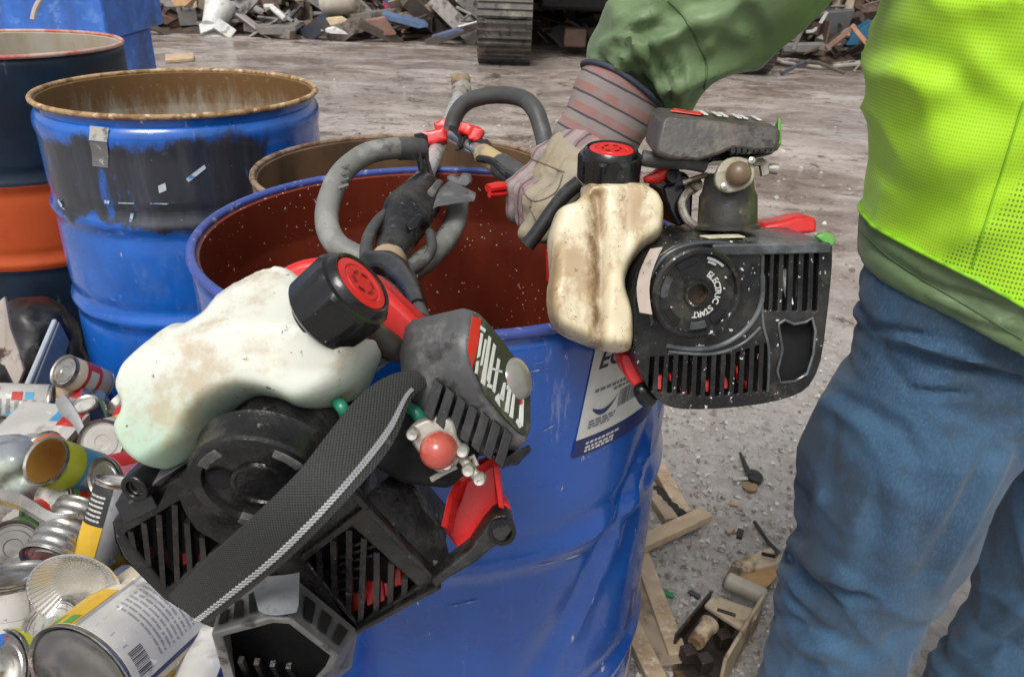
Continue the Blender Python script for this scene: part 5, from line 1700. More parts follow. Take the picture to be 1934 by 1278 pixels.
M_top = mat('wet grey top', (.055, .060, .062), .25, 0, [((.13, .14, .145), 12, .48, .62), ((.5, .52, .53), 90, .70, .74)], (110, .25, .001))
OUT2 = sm2([(1250, 478), (1290, 458), (1340, 452), (1440, 460), (1500, 462), (1562, 462), (1572, 470), (1568, 540), (1560, 610), (1550, 680), (1528, 728), (1495, 748), (1440, 762), (1360, 771), (1290, 772), (1252, 762), (1226, 735), (1205, 690), (1196, 640), (1200, 560), (1215, 515)], 2)
def vslots(xs, y0f, y1f, wd):
    out = []
    for x in xs:
        out.append([(x, y0f(x)), (x + wd, y0f(x + wd)), (x + wd - 4, y1f(x + wd)), (x - 4, y1f(x))])
    return out
EXH = [(1470, 612), (1482, 604), (1500, 612), (1522, 608), (1534, 600), (1540, 625), (1536, 668), (1524, 706), (1500, 720), (1474, 722), (1468, 700), (1478, 660)]
H2 = vslots((1446, 1463, 1481, 1500, 1519, 1538), lambda x: 476, lambda x: 588, 10)
H2 += vslots((1228, 1246, 1264, 1282, 1300, 1318, 1336, 1354, 1372, 1390, 1408, 1426, 1444), lambda x: 668 + max(0, (1345 - x)) * .05 - max(0, x - 1380) * .3, lambda x: 750 - abs(x - 1340) * .10, 9)
b = face_with_holes(OUT2, H2 + [EXH], f2, .006, A2)
H2O = part('starter_housing', b, M_bs, T2, smooth=30, bevel=.0016)
ring = [f2(x, y, .0058) for x, y in OUT2]
cen2 = sum(ring, V((0, 0, 0))) / len(ring)
part('housing_side', MB().loft([ring, [lerp(p, cen2, -.01) + A2 * .03 for p in ring], [p + A2 * .085 for p in ring]], 0, False, True), M_bs, H2O, smooth=40)
b = MB().prism([f2(x, y, .026) for x, y in sm2([(1250, 480), (1440, 465), (1560, 470), (1545, 680), (1490, 740), (1300, 760), (1235, 720), (1210, 640)], 2)], A2 * .002)
part('void', b, M_dark, H2O)
b = MB().prism([f2(x, y, .012) for x, y in EXH], A2 * .03)
part('exhaust_port', b, M_dark, H2O)
b = MB()
ep = [f2(x, y, -.001) for x, y in EXH]
b.tube(ep + [ep[0]], .0014, 6, caps=False)
part('port_lip', b, M_top, H2O)
for (px, py, sx, sy) in ((1245, 720, .004, .008), (1268, 712, .003, .004), (1290, 735, .003, .004), (1336, 728, .004, .006), (1366, 722, .004, .006), (1395, 705, .003, .009), (1412, 728, .003, .005), (1485, 540, .003, .02)):
    part('flywheel_vane', MB().box(f2(px, py, .016), C(1, 0, 0) * sx, C(-.1, 1, -.3).normalized() * sy, A2 * .003), M_red if random.random() < .65 else M_wl, H2O, bevel=.001)
# recoil cover with hub, ring and lettering
D2_ = f2(1318, 555, -.016)
u2 = (CR - A2 * CR.dot(A2)).normalized()
w2 = A2.cross(u2)
if w2.dot(CU) < 0:
    w2 = -w2
b = MB().lathe(D2_, A2, [(0, .012), (.0100, .012), (.0102, -.001), (.0130, -.001), (.0145, .003), (.039, .003), (.0405, -.001), (.0440, -.0012), (.0460, .001), (.0460, .02), (.045, .045), (0, .045)], 64)
part('recoil_cover', b, M_bs, H2O, smooth=30)
part('hub_bore', MB().lathe(D2_, A2, [(.0099, -.0005), (.0096, .011), (0, .011)], 24), mat('dirty bore', (.05, .035, .02), .5, 0, [((.16, .09, .03), 60, .55, .65)]), H2O)
def onD(ang, r, off=.0):
    return D2_ + u2 * math.cos(ang) * r + w2 * math.sin(ang) * r + A2 * off
for a0, a1 in ((150, 185), (205, 240), (262, 290), (95, 130), (300, 330)):
    b = MB()
    rr = []
    for k in range(7):
        t = rad(lerp(a0, a1, k / 6))
        rr.append([onD(t, .0295, .0015), onD(t, .0375, .0015), onD(t, .0375, .0035), onD(t, .0295, .0035)])
    b.loft(rr)
    part('pocket', b, M_top if a0 in (150, 262) else M_dark, H2O, smooth=20, bevel=.0006)
txt = 'ELECTRIC START'
b = MB()
a_s, a_e = 58, -92
for i, ch in enumerate(txt):
    if ch == ' ':
        continue
    ang = rad(lerp(a_s, a_e, i / (len(txt) - 1)))
    pts, fs = text_shape(ch, .0090, .0002)
    mx = max(p[0] for p in pts) / 2
    rd = u2 * math.cos(ang) + w2 * math.sin(ang)
    tg = u2 * math.sin(ang) - w2 * math.cos(ang)
    o = D2_ + rd * .0190 + A2 * .0024
    b.add([o + tg * (x - mx) + rd * y for x, y in pts], fs)
part('lettering', b, mat('white lettering', (.58, .58, .56), .5), H2O, smooth=0)
b = MB()
for a0, a1, rr0 in ((48, 78, .0362), (60, 75, .033)):
    q = []
    for k in range(6):
        t = rad(lerp(a0, a1, k / 5))
        q.append([onD(t, rr0 - .0012, .0), onD(t, rr0 + .0012, .0), onD(t, rr0 + .0012, .002), onD(t, rr0 - .0012, .002)])
    b.loft(q)
part('molded_mark', b, mat('grey mark', (.4, .41, .41), .4), H2O, smooth=0)
for pts, r_ in (([(1232, 610), (1226, 570), (1232, 520), (1254, 486), (1290, 466), (1340, 458), (1400, 466), (1440, 480)], .0026), ([(1258, 652), (1300, 658), (1345, 656), (1388, 638), (1420, 608), (1438, 570), (1440, 520)], .0028), ([(1262, 664), (1345, 668), (1400, 650), (1436, 618)], .0018), ([(1440, 468), (1440, 600), (1452, 660), (1450, 740)], .0016)):
    part('molded_rib', MB().tube(spline([f2(x, y, -.0005) for x, y in pts], 5), r_, 8), M_top, H2O, smooth=60)
# sticker on the drum flank
b = MB()
rr = []
for k in range(9):
    px, py = lerp(1208, 1228, k / 8), lerp(590, 470, k / 8)
    bow = -14 * math.sin(math.pi * k / 8)
    rr.append([W(px + bow, py, .786), W(px + 24 + bow, py + 4 - k, .778), W(px + 24 + bow, py + 4 - k, .780), W(px + bow, py, .788)])
b.loft(rr)
part('sticker', b, mat('cream sticker', (.50, .42, .36), .55, 0, [((.25, .2, .17), 60, .55, .64)]), H2O, smooth=60)
b = MB().lathe(W(1262, 548, .812), A2, [(0, -.004), (.036, -.004), (.039, 0), (.039, .07), (0, .07)], 48)
part('flank_drum', b, M_bs, H2O, smooth=30)
# top shelf of the housing
b = MB().prism([f2(1346, 462, -.004), f2(1570, 458, -.004), f2(1570, 478, -.004), f2(1348, 484, -.004)], A2 * .125)
part('top_shelf', b, M_top, H2O, bevel=.002)
b = MB().prism([f2(1250, 478, .0), f2(1345, 452, .0), f2(1345, 470, .0), f2(1262, 490, .0)], A2 * .09)
part('top_shelf', b, M_bs, H2O, bevel=.002)
tp = f2(1385, 456, .028)
q_ = [f2(1346, 458, -.004) + A2 * .012 + CU * .0015, f2(1424, 458, -.004) + A2 * .020 + CU * .0015, f2(1420, 458, -.004) + A2 * .034 + CU * .0015, f2(1340, 458, -.004) + A2 * .026 + CU * .0015]
b = MB().prism(q_, CU * .001)
part('label_strip', b, mat('yellowed label', (.62, .58, .42), .5, 0, [((.4, .36, .25), 50, .55, .66)]), H2O)
# --- tank
TK2 = [(1110, 341), (1101, 362), (1086, 377), (1058, 388), (1044, 416), (1036, 449), (1037, 476), (1039, 505), (1039, 525), (1035, 546), (1035, 580), (1044, 612), (1065, 633), (1098, 648), (1131, 660), (1164, 667), (1190, 664), (1200, 650), (1201, 600), (1196, 572), (1188, 548), (1188, 522), (1200, 495), (1220, 470), (1244, 455), (1257, 436), (1260, 408), (1259, 386), (1247, 362), (1224, 347), (1200, 341)]
PT2 = W(1150, 500, .825)
NT2 = C(.02, .10, 1).normalized()
def seam2(px, py, d):
    g = -.0105 * math.exp(-((px - (1120 + 8 * math.sin((py - 380) / 90))) / 10) ** 2) * (1 if py > 380 else .3)
    g += -.0020 * math.exp(-((px - 1172) / 3.0) ** 2)
    g += .001 * noise.noise(V((px * .03, py * .03, 5)))
    return g
TK2 = [(967 + (x - 967) * .968, 639 + (y - 639) * .968) for x, y in TK2]
b = inflate(sm2(TK2, 4), lambda x, y: hit(x, y, PT2, NT2), NT2, 20, .034, .042, 5, seam2, relax=2)
def m_tank2():
    n = N('stained fuel tank')
    c = n.mix(n.rng(n.noise(10, 5), .35, .7), (.60, .53, .36), (.68, .62, .46))
    st = n.noise(13, 7, .7, n.stretch((2.2, 2.2, .5)))
    c = n.mix(n.math('MULTIPLY', n.rng(st, .44, .62), .8), c, (.34, .22, .10))
    x = n.dot(tuple(CR))
    xc = (W(1122, 500, .79) - W(1340, 600, .85)).dot(CR)
    e = n.math('ADD', n.math('SUBTRACT', x, xc), n.math('MULTIPLY', n.math('SUBTRACT', n.noise(20, 4), .5), .02))
    g = n.math('MULTIPLY', n.rng(n.math('ABSOLUTE', e), .002, .012, 1, 0), n.rng(n.noise(18, 7, .8), .36, .62))
    c = n.mix(g, c, (.17, .085, .03))                                    # oily dirt caked in the moulded groove
    c = n.mix(n.rng(n.noise(60, 6, .8), .57, .68), c, (.20, .12, .05))
    c = n.mix(n.rng(n.noise(170, 2), .70, .74), c, (.08, .05, .03))
    return n.out(c, n.rng(n.noise(30, 3), .3, .7, .3, .5), 0, n.bump(n.noise(120, 3), .08, .001), Subsurface_Weight=.5, Subsurface_Radius=(.02, .016, .01), Subsurface_Scale=.8)
part('fuel_tank', b, m_tank2(), T2, smooth=80)
fuel_cap(W(1155, 281, .815), C(.04, .86, .52), T2, .0330, .031)
# --- air filter
LO2 = [(1234, 286), (1238, 262), (1246, 226), (1258, 219), (1340, 228), (1410, 236), (1464, 239), (1473, 246), (1473, 266), (1467, 286), (1425, 287), (1385, 281), (1352, 295), (1312, 306), (1262, 302), (1238, 294)]
fr2 = [W(x, y, .80) for x, y in LO2]
cf = sum(fr2, V((0, 0, 0))) / len(fr2)
dv = C(.02, .44, -1).normalized() * .080
rings = [[lerp(p, cf, .06) + C(0, 0, .006) for p in fr2], fr2, [lerp(p, cf, .01) + dv * .8 for p in fr2], [lerp(p, cf, .10) + dv for p in fr2]]
AF2 = part('air_filter_cover', MB().loft(rings), mat('muddy grey plastic', (.060, .055, .050), .42, 0, [((.12, .10, .08), 20, .48, .62), ((.02, .018, .016), 40, .55, .65), ((.42, .40, .38), 130, .70, .73)], (140, .4, .0015)), T2, smooth=35, bevel=.003)
def top2(px, t):                                      # a point on the cover's upper face
    y = 220 + (px - 1250) * .10
    return W(px, y, .80) + dv * t + CU * .0026
b = MB().prism([top2(1275, .35), top2(1330, .25), top2(1345, .45), top2(1290, .65)], CU * .0008)
part('red_print', b, M_red, AF2)
for k in range(9):
    px = 1340 + k * 13
    b = MB().prism([top2(px, .35), top2(px + 9, .35), top2(px + 7, .68), top2(px - 2, .68)], CU * .0008)
    if k % 3 != 1:
        part('white_print', b, M_wl, AF2)
b = MB().prism([W(1470, 222, .83), W(1476, 226, .83), W(1476, 272, .825), W(1468, 274, .825)], C(.2, 0, -1) * .03)
part('green_edge', b, mat('moss green plastic', (.10, .28, .03), .4), AF2, bevel=.001)
b = MB()
for k in range(8):
    px = 1382 + k * 11
    b.box(W(px, 274 - k * .6, .800), C(1, 0, 0) * .0022, C(0, 1, 0) * .009, C(0, 0, 1) * .005)
part('vent_fin', b, M_bk2, AF2, smooth=0)
b = MB().prism([W(1345, 286, .82), W(1460, 276, .82), W(1462, 290, .82), W(1420, 300, .82), W(1345, 304, .82)], C(0, .1, -1) * .05)
part('filter_base', b, M_bk2, AF2, bevel=.002)
b = MB().tube(path((1212, 298, .83), (1250, 304, .83), (1300, 306, .83), (1330, 312, .835)), .0085, 12)
part('breather_hose', b, M_dkrub, T2)
# --- carburettor and intake
b = MB().lathe(W(1373, 432, .845), C(-.02, .98, .20), [(0, 0), (.034, 0), (.034, .004), (.031, .006), (.030, .034), (.027, .040), (.024, .058), (0, .058)], 40)
part('intake_body', b, mat('dirty black casting', (.028, .026, .022), .45, 0, [((.085, .075, .045), 22, .5, .64), ((.16, .15, .12), 90, .68, .73)], (110, .4, .0015)), T2, smooth=35)
b = MB().prism([W(x, y, .795) for x, y in sm2([(1352, 348), (1352, 328), (1364, 306), (1386, 296), (1412, 300), (1426, 318), (1424, 340), (1408, 356), (1380, 364), (1362, 360)], 2)], C(0, .1, -1) * .008)
CB2 = part('carburettor_plate', b, mat('brownish casting', (.36, .33, .25), .45, .4, [((.14, .10, .05), 30, .48, .62)], (120, .3)), T2, bevel=.0015)
b = MB().lathe(W(1396, 328, .789), C(0, -.1, 1), [(.0125, -.004), (.0122, .001), (.0105, .0055), (.007, .0088), (.003, .0102), (0, .0104)], 28)
part('primer_bulb', b, mat('brown rubber', (.17, .115, .07), .35, 0, [((.30, .22, .15), 40, .52, .64)], (80, .2)), CB2, smooth=80)
for q in ((1368, 352), (1420, 303)):
    part('screw', MB().lathe(W(*q, .791), C(0, -.1, 1), [(.0035, -.004), (.0035, .001), (0, .002)], 12), M_screw, CB2)
b = MB().prism([W(x, y, .82) for x, y in ((1422, 300), (1440, 298), (1452, 306), (1452, 328), (1440, 332), (1436, 312), (1424, 312))], C(0, 0, -1) * .006)
b.tube([W(1450, 318, .823), W(1462, 319, .823), W(1468, 320, .823)], [.005, .006, .006], 10)
part('linkage', b, M_alu, CB2)
# --- brackets, springs, red parts
b = MB().tube(path((1318, 352, .84), (1300, 362, .84), (1288, 385, .84), (1296, 412, .84), (1312, 426, .845)), .0045, 8)
b.tube(path((1335, 330, .83), (1310, 338, .83), (1290, 345, .832)), .003, 8)
b.lathe(W(1313, 350, .838), C(.3, .2, 1), [(0, .004), (.007, .004), (.007, -.01)], 14)
part('bracket', b, M_alu, T2)
b = MB().prism([W(x, y, .85) for x, y in ((1250, 352), (1268, 345), (1290, 322), (1300, 330), (1312, 345), (1308, 420), (1280, 430), (1262, 400))], A2 * .05)
part('engine_block', b, M_bk2, T2, bevel=.004)
b = MB().tube(path((1216, 340, .845), (1240, 334, .845), (1258, 322, .845), (1275, 318, .85)), [.003, .008, .008, .005], 10)
part('red_lever', b, M_red, T2)
part('bolt', MB().lathe(W(1272, 332, .838), C(.1, 0, 1), [(.008, -.01), (.008, .002), (.004, .002), (.004, -.002), (0, -.002)], 16), M_bk2, T2)
b = MB().prism([W(x, y, .885) for x, y in ((1440, 424), (1480, 418), (1505, 410), (1528, 408), (1544, 414), (1544, 440), (1500, 444), (1440, 440))], A2 * .03)
part('clutch_cover', b, M_red, T2, bevel=.004)
b = MB().prism([W(x, y, .803) for x, y in ((1540, 446), (1560, 438), (1574, 442), (1580, 454), (1574, 466), (1560, 462))], C(0, .2, -1) * .008)
part('green_tab', b, mat('green tab', (.10, .30, .05), .35), T2, bevel=.002)
b = MB().prism([W(x, y, .845) for x, y in sm2([(1172, 672), (1188, 668), (1202, 690), (1216, 715), (1208, 738), (1194, 726), (1178, 702)], 2)], A2 * .03)
part('red_shroud', b, M_red, T2, bevel=.004)
b = MB()
b.ball(W(1212, 738, .84), .010, 8)
b.ball(W(1222, 748, .845), .012, 8)
part('mounting_lug', remeshed(b, .003, 1), M_bk2, T2)
b = MB().prism([W(x, y, .855) for x, y in ((1040, 478), (1090, 470), (1092, 548), (1042, 545))], A2 * .03)
part('red_mount', b, M_red, T2, bevel=.003)
# --- shaft with its loop handle
s0, s1 = W(1120, 425, .93), W(858, 256, 1.36)
b = MB().tube([lerp(s0, s1, t) for t in (0, .3, .6, 1)], .0125, 18)
SH2 = part('shaft', b, M_steel, T2)
d2 = (s1 - s0).normalized()
b = MB().tube([lerp(s0, s1, t) for t in (.56, .66, .72)], .0165, 18)
part('worn_sleeve', b, mat('yellowed sleeve', (.45, .33, .16), .5, 0, [((.2, .2, .2), 20, .5, .62)]), SH2)
b = MB().tube([lerp(s0, s1, t) for t in (.36, .46, .57)], .0185, 18)
part('grip', b, M_dkrub, SH2)
b = MB().tube(path((970, 350, 1.04), (945, 352, 1.03), (922, 356, 1.02)), [.006, .009, .008], 10, flat=.7)
b.tube(path((968, 362, 1.04), (945, 366, 1.03), (924, 368, 1.02)), [.004, .004, .004], 8)
part('trigger', b, M_red, SH2)
hp = path((852, 246, 1.32), (862, 215, 1.31), (882, 193, 1.30), (915, 182, 1.28), (955, 180, 1.26), (990, 188, 1.23), (1010, 208, 1.21), (1022, 240, 1.20), (1030, 275, 1.19), (1032, 312, 1.17), (1018, 348, 1.13), (990, 350, 1.14))
LH3 = part('loop_handle', MB().tube(hp, .0135, 16), M_dkrub, T2)
b = MB()
b.box(W(888, 248, 1.285), C(1, -.3, 0).normalized() * .018, C(.3, 1, 0).normalized() * .009, C(0, 0, 1) * .012)
b.tube([W(888, 248, 1.285), W(900, 256, 1.27), W(905, 262, 1.268)], .009, 10)
b.box(W(900, 256, 1.27), C(1, -.5, 0).normalized() * .010, C(.5, 1, 0).normalized() * .012, C(0, 0, 1) * .010)
part('red_bracket', remeshed(b, .0035, 2), M_red, SH2)
b = MB().prism([W(846, 240, 1.30), W(852, 234, 1.30), W(878, 258, 1.28), (W(872, 280, 1.28)), W(858, 286, 1.28), W(866, 262, 1.29)], C(0, .2, -1) * .03)
b.prism([W(884, 262, 1.27), W(920, 262, 1.25), W(930, 275, 1.24), W(905, 292, 1.24), W(895, 300, 1.24), W(886, 285, 1.26)], C(0, .2, -1) * .03)
part('clamp', b, M_bk, SH2, bevel=.003)
b = MB().tube(path((905, 300, 1.20), (930, 305, 1.17), (955, 325, 1.12), (985, 345, 1.05)), .006, 8)
part('control_cable', b, M_bk, SH2)
b = MB().tube(path((996, 464, .90), (1020, 432, .895), (1045, 395, .89), (1070, 365, .885), (1095, 345, .88)), [.0085, .0085, .0080, .0085, .009], 14)
part('rubber_hose', b, mat('black ribbed hose', (.014, .015, .016), .38, 0, [((.05, .05, .05), 30, .55, .7)], (200, .2)), T2)

# the second trimmer is a slightly smaller model held just clear of the drum
KS = .86
T2.scale = (KS, KS, KS)
T2B = W(1340, 600, .85)
T2.location = W(1340, 600, .85 * KS)
def held(p):
    return T2.location + (p - T2B) * KS
s0, s1 = held(s0), held(s1)

# ================================================================ PERSON in a lime vest
PX, PY = .605, .865                                  # trunk axis
PE = thing('person', V((PX, PY, 0)), 'person in lime mesh vest, green jacket, blue jeans and striped work glove', 'person')
def ell(cx, cy, z, rx, ry, n=72, pw=2.2):
    out = []
    for k in range(n):
        t = 2 * math.pi * k / n
        c, s_ = math.cos(t), math.sin(t)
        q = (abs(c) ** pw + abs(s_) ** pw) ** (-1 / pw)
        out.append(V((cx + rx * c * q, cy + ry * s_ * q, z)))
    return out
def left_rx(px, py, cx, cy, ratio, pw):
    """half width of an upright oval whose left flank is seen at px, and the height of that spot"""
    d = ray(px, py)
    phi = math.atan2(d.x, d.y)
    lo, hi = .04, .4
    for _ in range(30):
        m = (lo + hi) / 2
        pts = ell(cx, cy, 0, m, m * ratio, 96, pw)
        p = min(pts, key=lambda q: math.atan2(q.x, q.y))
        if math.atan2(p.x, p.y) < phi:
            hi = m
        else:
            lo = m
    return lo, 1.2 + d.z / math.hypot(d.x, d.y) * math.hypot(p.x, p.y)
def at_z(tab, z):
    tab = sorted(tab)
    if z <= tab[0][0]:
        return tab[0][1]
    for a, c in zip(tab, tab[1:]):
        if z <= c[0]:
            return lerp(a[1], c[1], (z - a[0]) / max(1e-6, c[0] - a[0]))
    return tab[-1][1]
def ridge(v):
    return 1 - 2 * abs(noise.noise(v))
# --- body under the clothes (head and neck)
b = MB()
b.capsule(V((PX, PY, 1.0)), .11, V((PX, PY, 1.34)), .12)
b.capsule(V((PX, PY, 1.42)), .06, V((PX, PY - .01, 1.53)), .055)
b.ball(V((PX, PY - .02, 1.635)), .105, 12, 0, V((.78, .95, 1.12)))
b.ball(V((PX, PY - .125, 1.62)), .018, 8, 0, V((.8, 1, 1.4)))
for s_ in (-1, 1):
    b.ball(V((PX + s_ * .083, PY - .01, 1.63)), .024, 8, 0, V((.4, .8, 1.2)))
body = part('body', remeshed(b, .010, 3), mat('skin', (.45, .26, .18), .5, 0, (), None, Subsurface_Weight=.2, Subsurface_Radius=(.02, .01, .005)), PE, smooth=80)
b = MB().ball(V((PX, PY - .01, 1.665)), .112, 12, 0, V((.82, .98, 1.0)))
b.v = [V((p.x, p.y, max(p.z, 1.655))) for p in b.v]
part('hair', b, mat('brown hair', (.05, .03, .02), .6), PE)

# --- jeans
b = MB()
def leg_rows(rows, cy):
    out = []
    for (pl, yl, pr, yr) in rows:
        dl, dr_ = ray(pl, yl), ray(pr, yr)
        a0, a1 = math.atan2(dl.x, dl.y), math.atan2(dr_.x, dr_.y)
        mid, half = (a0 + a1) / 2, (a1 - a0) / 2
        D = cy / math.cos(mid)
        r_ = D * math.sin(half)
        z = 1.2 + dl.z / math.hypot(dl.x, dl.y) * D * math.cos(half)
        out.append((D * math.sin(mid), cy, z, r_))
    return out
RL = leg_rows([(1555, 745, 1985, 745), (1522, 830, 1935, 830), (1509, 880, 1908, 885), (1510, 930, 1882, 935), (1502, 975, 1858, 985), (1494, 1035, 1820, 1045), (1472, 1082, 1790, 1092), (1464, 1130, 1764, 1140), (1456, 1190, 1730, 1200), (1442, 1278, 1682, 1290)], .835)
RR = leg_rows([(1945, 850, 2330, 850), (1900, 930, 2260, 930), (1850, 1030, 2170, 1030), (1822, 1130, 2080, 1130), (1798, 1200, 2030, 1200), (1770, 1278, 1980, 1278)], .92)
for rows in (RL, RR):
    top = rows[0]
    x_, y_, z_, r_ = rows[-1]
    rows = [(lerp(top[0], PX, .25), lerp(top[1], PY, .7), .80, top[3] * .90)] + rows + [(x_ + .002, y_ + .01, .30, r_ * .97), (x_ + .004, y_ + .02, .18, r_ * .95), (x_ + .004, y_ + .03, .06, r_ * 1.04), (x_ + .004, y_ + .03, .045, r_ * 1.04)]
    b.loft([ell(x, y, z, r, r * 1.02, 48, 2.05) for x, y, z, r in rows])
tabJ = []
for q in ((1614, 500), (1606, 560), (1592, 610), (1578, 665)):
    rx, z = left_rx(*q, PX, PY, .66, 2.2)
    tabJ.append((z, rx))
zz = [.735, .77, .80, .84, .88, .92, .97, 1.02]
b.loft([ell(PX - .01 * (z < .8), PY - .01, z, at_z(tabJ, z) * (.72 if z < .74 else .90 if z < .78 else .90 if z > .9 else 1), at_z(tabJ, z) * (.64 if z < .9 else .60) * (.7 if z < .74 else .9 if z < .78 else 1)) for z in zz])
JE = remeshed(b, .0058, 8)
kz = RL[5][2]
for i, v in enumerate(JE.v):
    n_ = JE.n[i]
    k = .003 * noise.noise(V((v.x * 9, v.y * 9, v.z * 6))) + .0022 * noise.noise(V((v.x * 26, v.y * 26, v.z * 16)))
    # long drag lines from hip to knee
    k += .008 * max(0, ridge(V(((v.x + v.z * .45) * 10, v.y * 7, v.z * 3.0)))) ** 5
    k += -.006 * max(0, ridge(V(((v.x - v.z * .55) * 9, v.y * 6, v.z * 4 + 9)))) ** 7
    # sideways creases at the groin and bunching at the knee
    g = max(0, 1 - abs(v.z - .80) / .12)
    k += -.011 * g * max(0, ridge(V((v.x * 4, v.y * 4, (v.z + v.x * .18) * 26 + 5))) - .55) / .45
    g = max(0, 1 - abs(v.z - kz + .03) / .15)
    k += .012 * g * max(0, ridge(V((v.x * 5, v.y * 5, (v.z + v.x * .34) * 17 + 2)))) ** 2.5 - .006 * g
    g = max(0, 1 - abs(v.z - .14) / .14)
    k += .012 * g * ridge(V((v.x * 5, v.y * 5, v.z * 20)))
    JE.v[i] = v + n_ * k
relax(JE, 2)
press_folds(JE, [([(1700, 655), (1780, 680), (1860, 700), (1940, 718)], 9, -.009), ([(1690, 640), (1780, 662), (1940, 700)], 12, .006), ([(1715, 735), (1780, 742), (1840, 745)], 8, -.008), ([(1640, 615), (1700, 625), (1760, 640)], 8, -.005), ([(1578, 742), (1640, 775), (1700, 810), (1730, 860)], 14, -.007), ([(1560, 760), (1620, 800), (1660, 850)], 16, .006),
                 ([(1478, 1048), (1520, 1098), (1580, 1145)], 12, -.013), ([(1482, 1075), (1520, 1125), (1570, 1165)], 12, .009), ([(1552, 1098), (1600, 1120), (1655, 1138)], 9, -.009), ([(1500, 1020), (1545, 1070), (1610, 1105)], 13, .009), ([(1455, 1150), (1510, 1180), (1580, 1200)], 12, -.008), ([(1460, 1190), (1530, 1225), (1600, 1235)], 14, .007),
                 ([(1905, 850), (1835, 985), (1770, 1110)], 12, .007), ([(1870, 850), (1800, 985), (1740, 1090)], 14, -.006), ([(1510, 870), (1525, 910), (1520, 960)], 12, -.007), ([(1690, 900), (1710, 1000), (1690, 1090)], 24, .006), ([(1640, 900), (1650, 1000), (1630, 1060)], 20, -.005), ([(1930, 1150), (1880, 1180), (1830, 1200)], 12, .007), ([(1934, 1190), (1880, 1220), (1820, 1240)], 10, -.007)])
def m_jeans():
    n = N('worn denim')
    c = n.mix(n.rng(n.noise(5, 5, .6), .35, .68), (.015, .050, .102), (.034, .092, .168))
    c = n.mix(n.math('MULTIPLY', n.rng(n.noise(420, 2, .7, n.stretch((1, 1, .35), (.0, .0, .5))), .40, .78), .5), c, (.080, .150, .230))
    c = n.mix(n.rng(n.noise(8, 4, .6, n.stretch((1, 1, .35))), .58, .74), c, (.054, .118, .195))
    f = n.math('MULTIPLY', n.rng(n.noise(6.5, 5, .65), .50, .66), .7)
    c = n.mix(f, c, (.022, .032, .044))                # grease on the thigh
    return n.out(c, .85, 0, n.bump(n.noise(420, 4, .75), .6, .0014), Sheen_Weight=.12)
part('jeans', JE, m_jeans(), PE, smooth=80)
for (cx, cy) in ((RL[-1][0], .80), (RR[-1][0], .93)):
    b = MB()
    b.capsule(V((cx, cy + .06, .045)), .048, V((cx, cy - .10, .040)), .045)
    b.capsule(V((cx, cy + .04, .05)), .05, V((cx, cy + .04, .12)), .05)
    r_ = remeshed(b, .007, 3)
    r_.v = [V((p.x, p.y, max(p.z, .003))) for p in r_.v]
    part('boot', r_, mat('leather boot', (.11, .065, .035), .6, 0, [((.05, .04, .03), 9, .5, .65)]), PE, smooth=80)

# --- vest outline measured down its left flank
tabV = []
for q in ((1668, 5), (1652, 60), (1640, 130), (1641, 230), (1640, 300), (1632, 345), (1630, 372)):
    rx, z = left_rx(*q, PX, PY, .80, 2.3)
    tabV.append((z, rx))
tabV += [(1.30, .215), (1.37, .205), (1.43, .15), (1.47, .09)]
VB = min(z for z, r in tabV) - .012                   # hem height on the flank
def front(p):
    d = V((p.x - PX, p.y - PY))
    d.normalize()
    return max(0, -d.y) * min(1, max(0, (d.x + 1) / .5))
# --- jacket: trunk, near sleeve and far sleeve in one skin
SHO = V((PX - .185, PY + .01, 1.385))
ELB = W(1425, -52, .80)
WRI = W(1192, 136, .855)
b = MB()
JB = VB - .052
tabH = [left_rx(*q, PX, PY, .80, 2.2)[::-1] for q in ((1624, 398), (1619, 425), (1617, 455))]
rings = []
for k in range(24):
    z = lerp(JB, 1.47, k / 23)
    rx = at_z(tabH, z) if z < VB else at_z(tabV, z) - (.010 if z < VB + .02 else .032)
    rings.append([p + V((0, 0, -.046 * front(p) * max(0, min(1, (VB + .12 - z) / .12)))) for p in ell(PX, PY, z, rx, rx * (.80 if z < VB + .03 else .74))])
b.loft(rings)
HND = W(1022, 385, .90)
arm = spline([SHO, lerp(SHO, ELB, .5), ELB, lerp(ELB, WRI, .5), WRI, W(1162, 182, .858)], 5)
rs = []
for i in range(len(arm)):
    t = i / (len(arm) - 1)
    rs.append(lerp(.080, .052, t) + .004 * math.exp(-((t - .72) / .07) ** 2) - .020 * math.exp(-((t - 1.0) / .12) ** 2))
b.tube(arm, rs, 28)
b.capsule(V((PX + .18, .88, 1.37)), .085, V((PX + .25, .93, 1.10)), .07)
b.capsule(V((PX + .25, .93, 1.10)), .068, V((PX + .27, .86, .86)), .052)
JK = remeshed(b, .0046, 8)
ax_arm = (WRI - ELB).normalized()
La = (WRI - ELB).length
sd_ = ax_arm.cross(FW).normalized()
for i, v in enumerate(JK.v):
    n_ = JK.n[i]
    q = v - ELB
    s_ = q.dot(ax_arm)
    rd = (q - ax_arm * s_).length
    k = .002 * noise.noise(v * 18)
    if rd < .12 and s_ > -.3 and v.x < PX - .12:
        side = q.dot(sd_)
        dep = q.dot(FW)
        near = max(0, min(1, (s_ - La + .15) / .08)) * max(.25, min(1, (La + .005 - s_) / .03))
        # gathers: folds that run across the cuff, sharper towards the glove
        k += near * (.024 * max(0, ridge(V((s_ * 7 + side * 24, dep * 12, side * 4 + 4))) - .1) ** 1.5 - .006)
        k += .010 * max(0, ridge(V((s_ * 6 - side * 13, dep * 7, 1)))) ** 4 - .002
        k += .006 * noise.noise(V((s_ * 9, side * 8, 3)))
    else:
        k += .006 * noise.noise(V((v.x * 9, v.y * 9, v.z * 14)))
    JK.v[i] = v + n_ * k
relax(JK, 3)
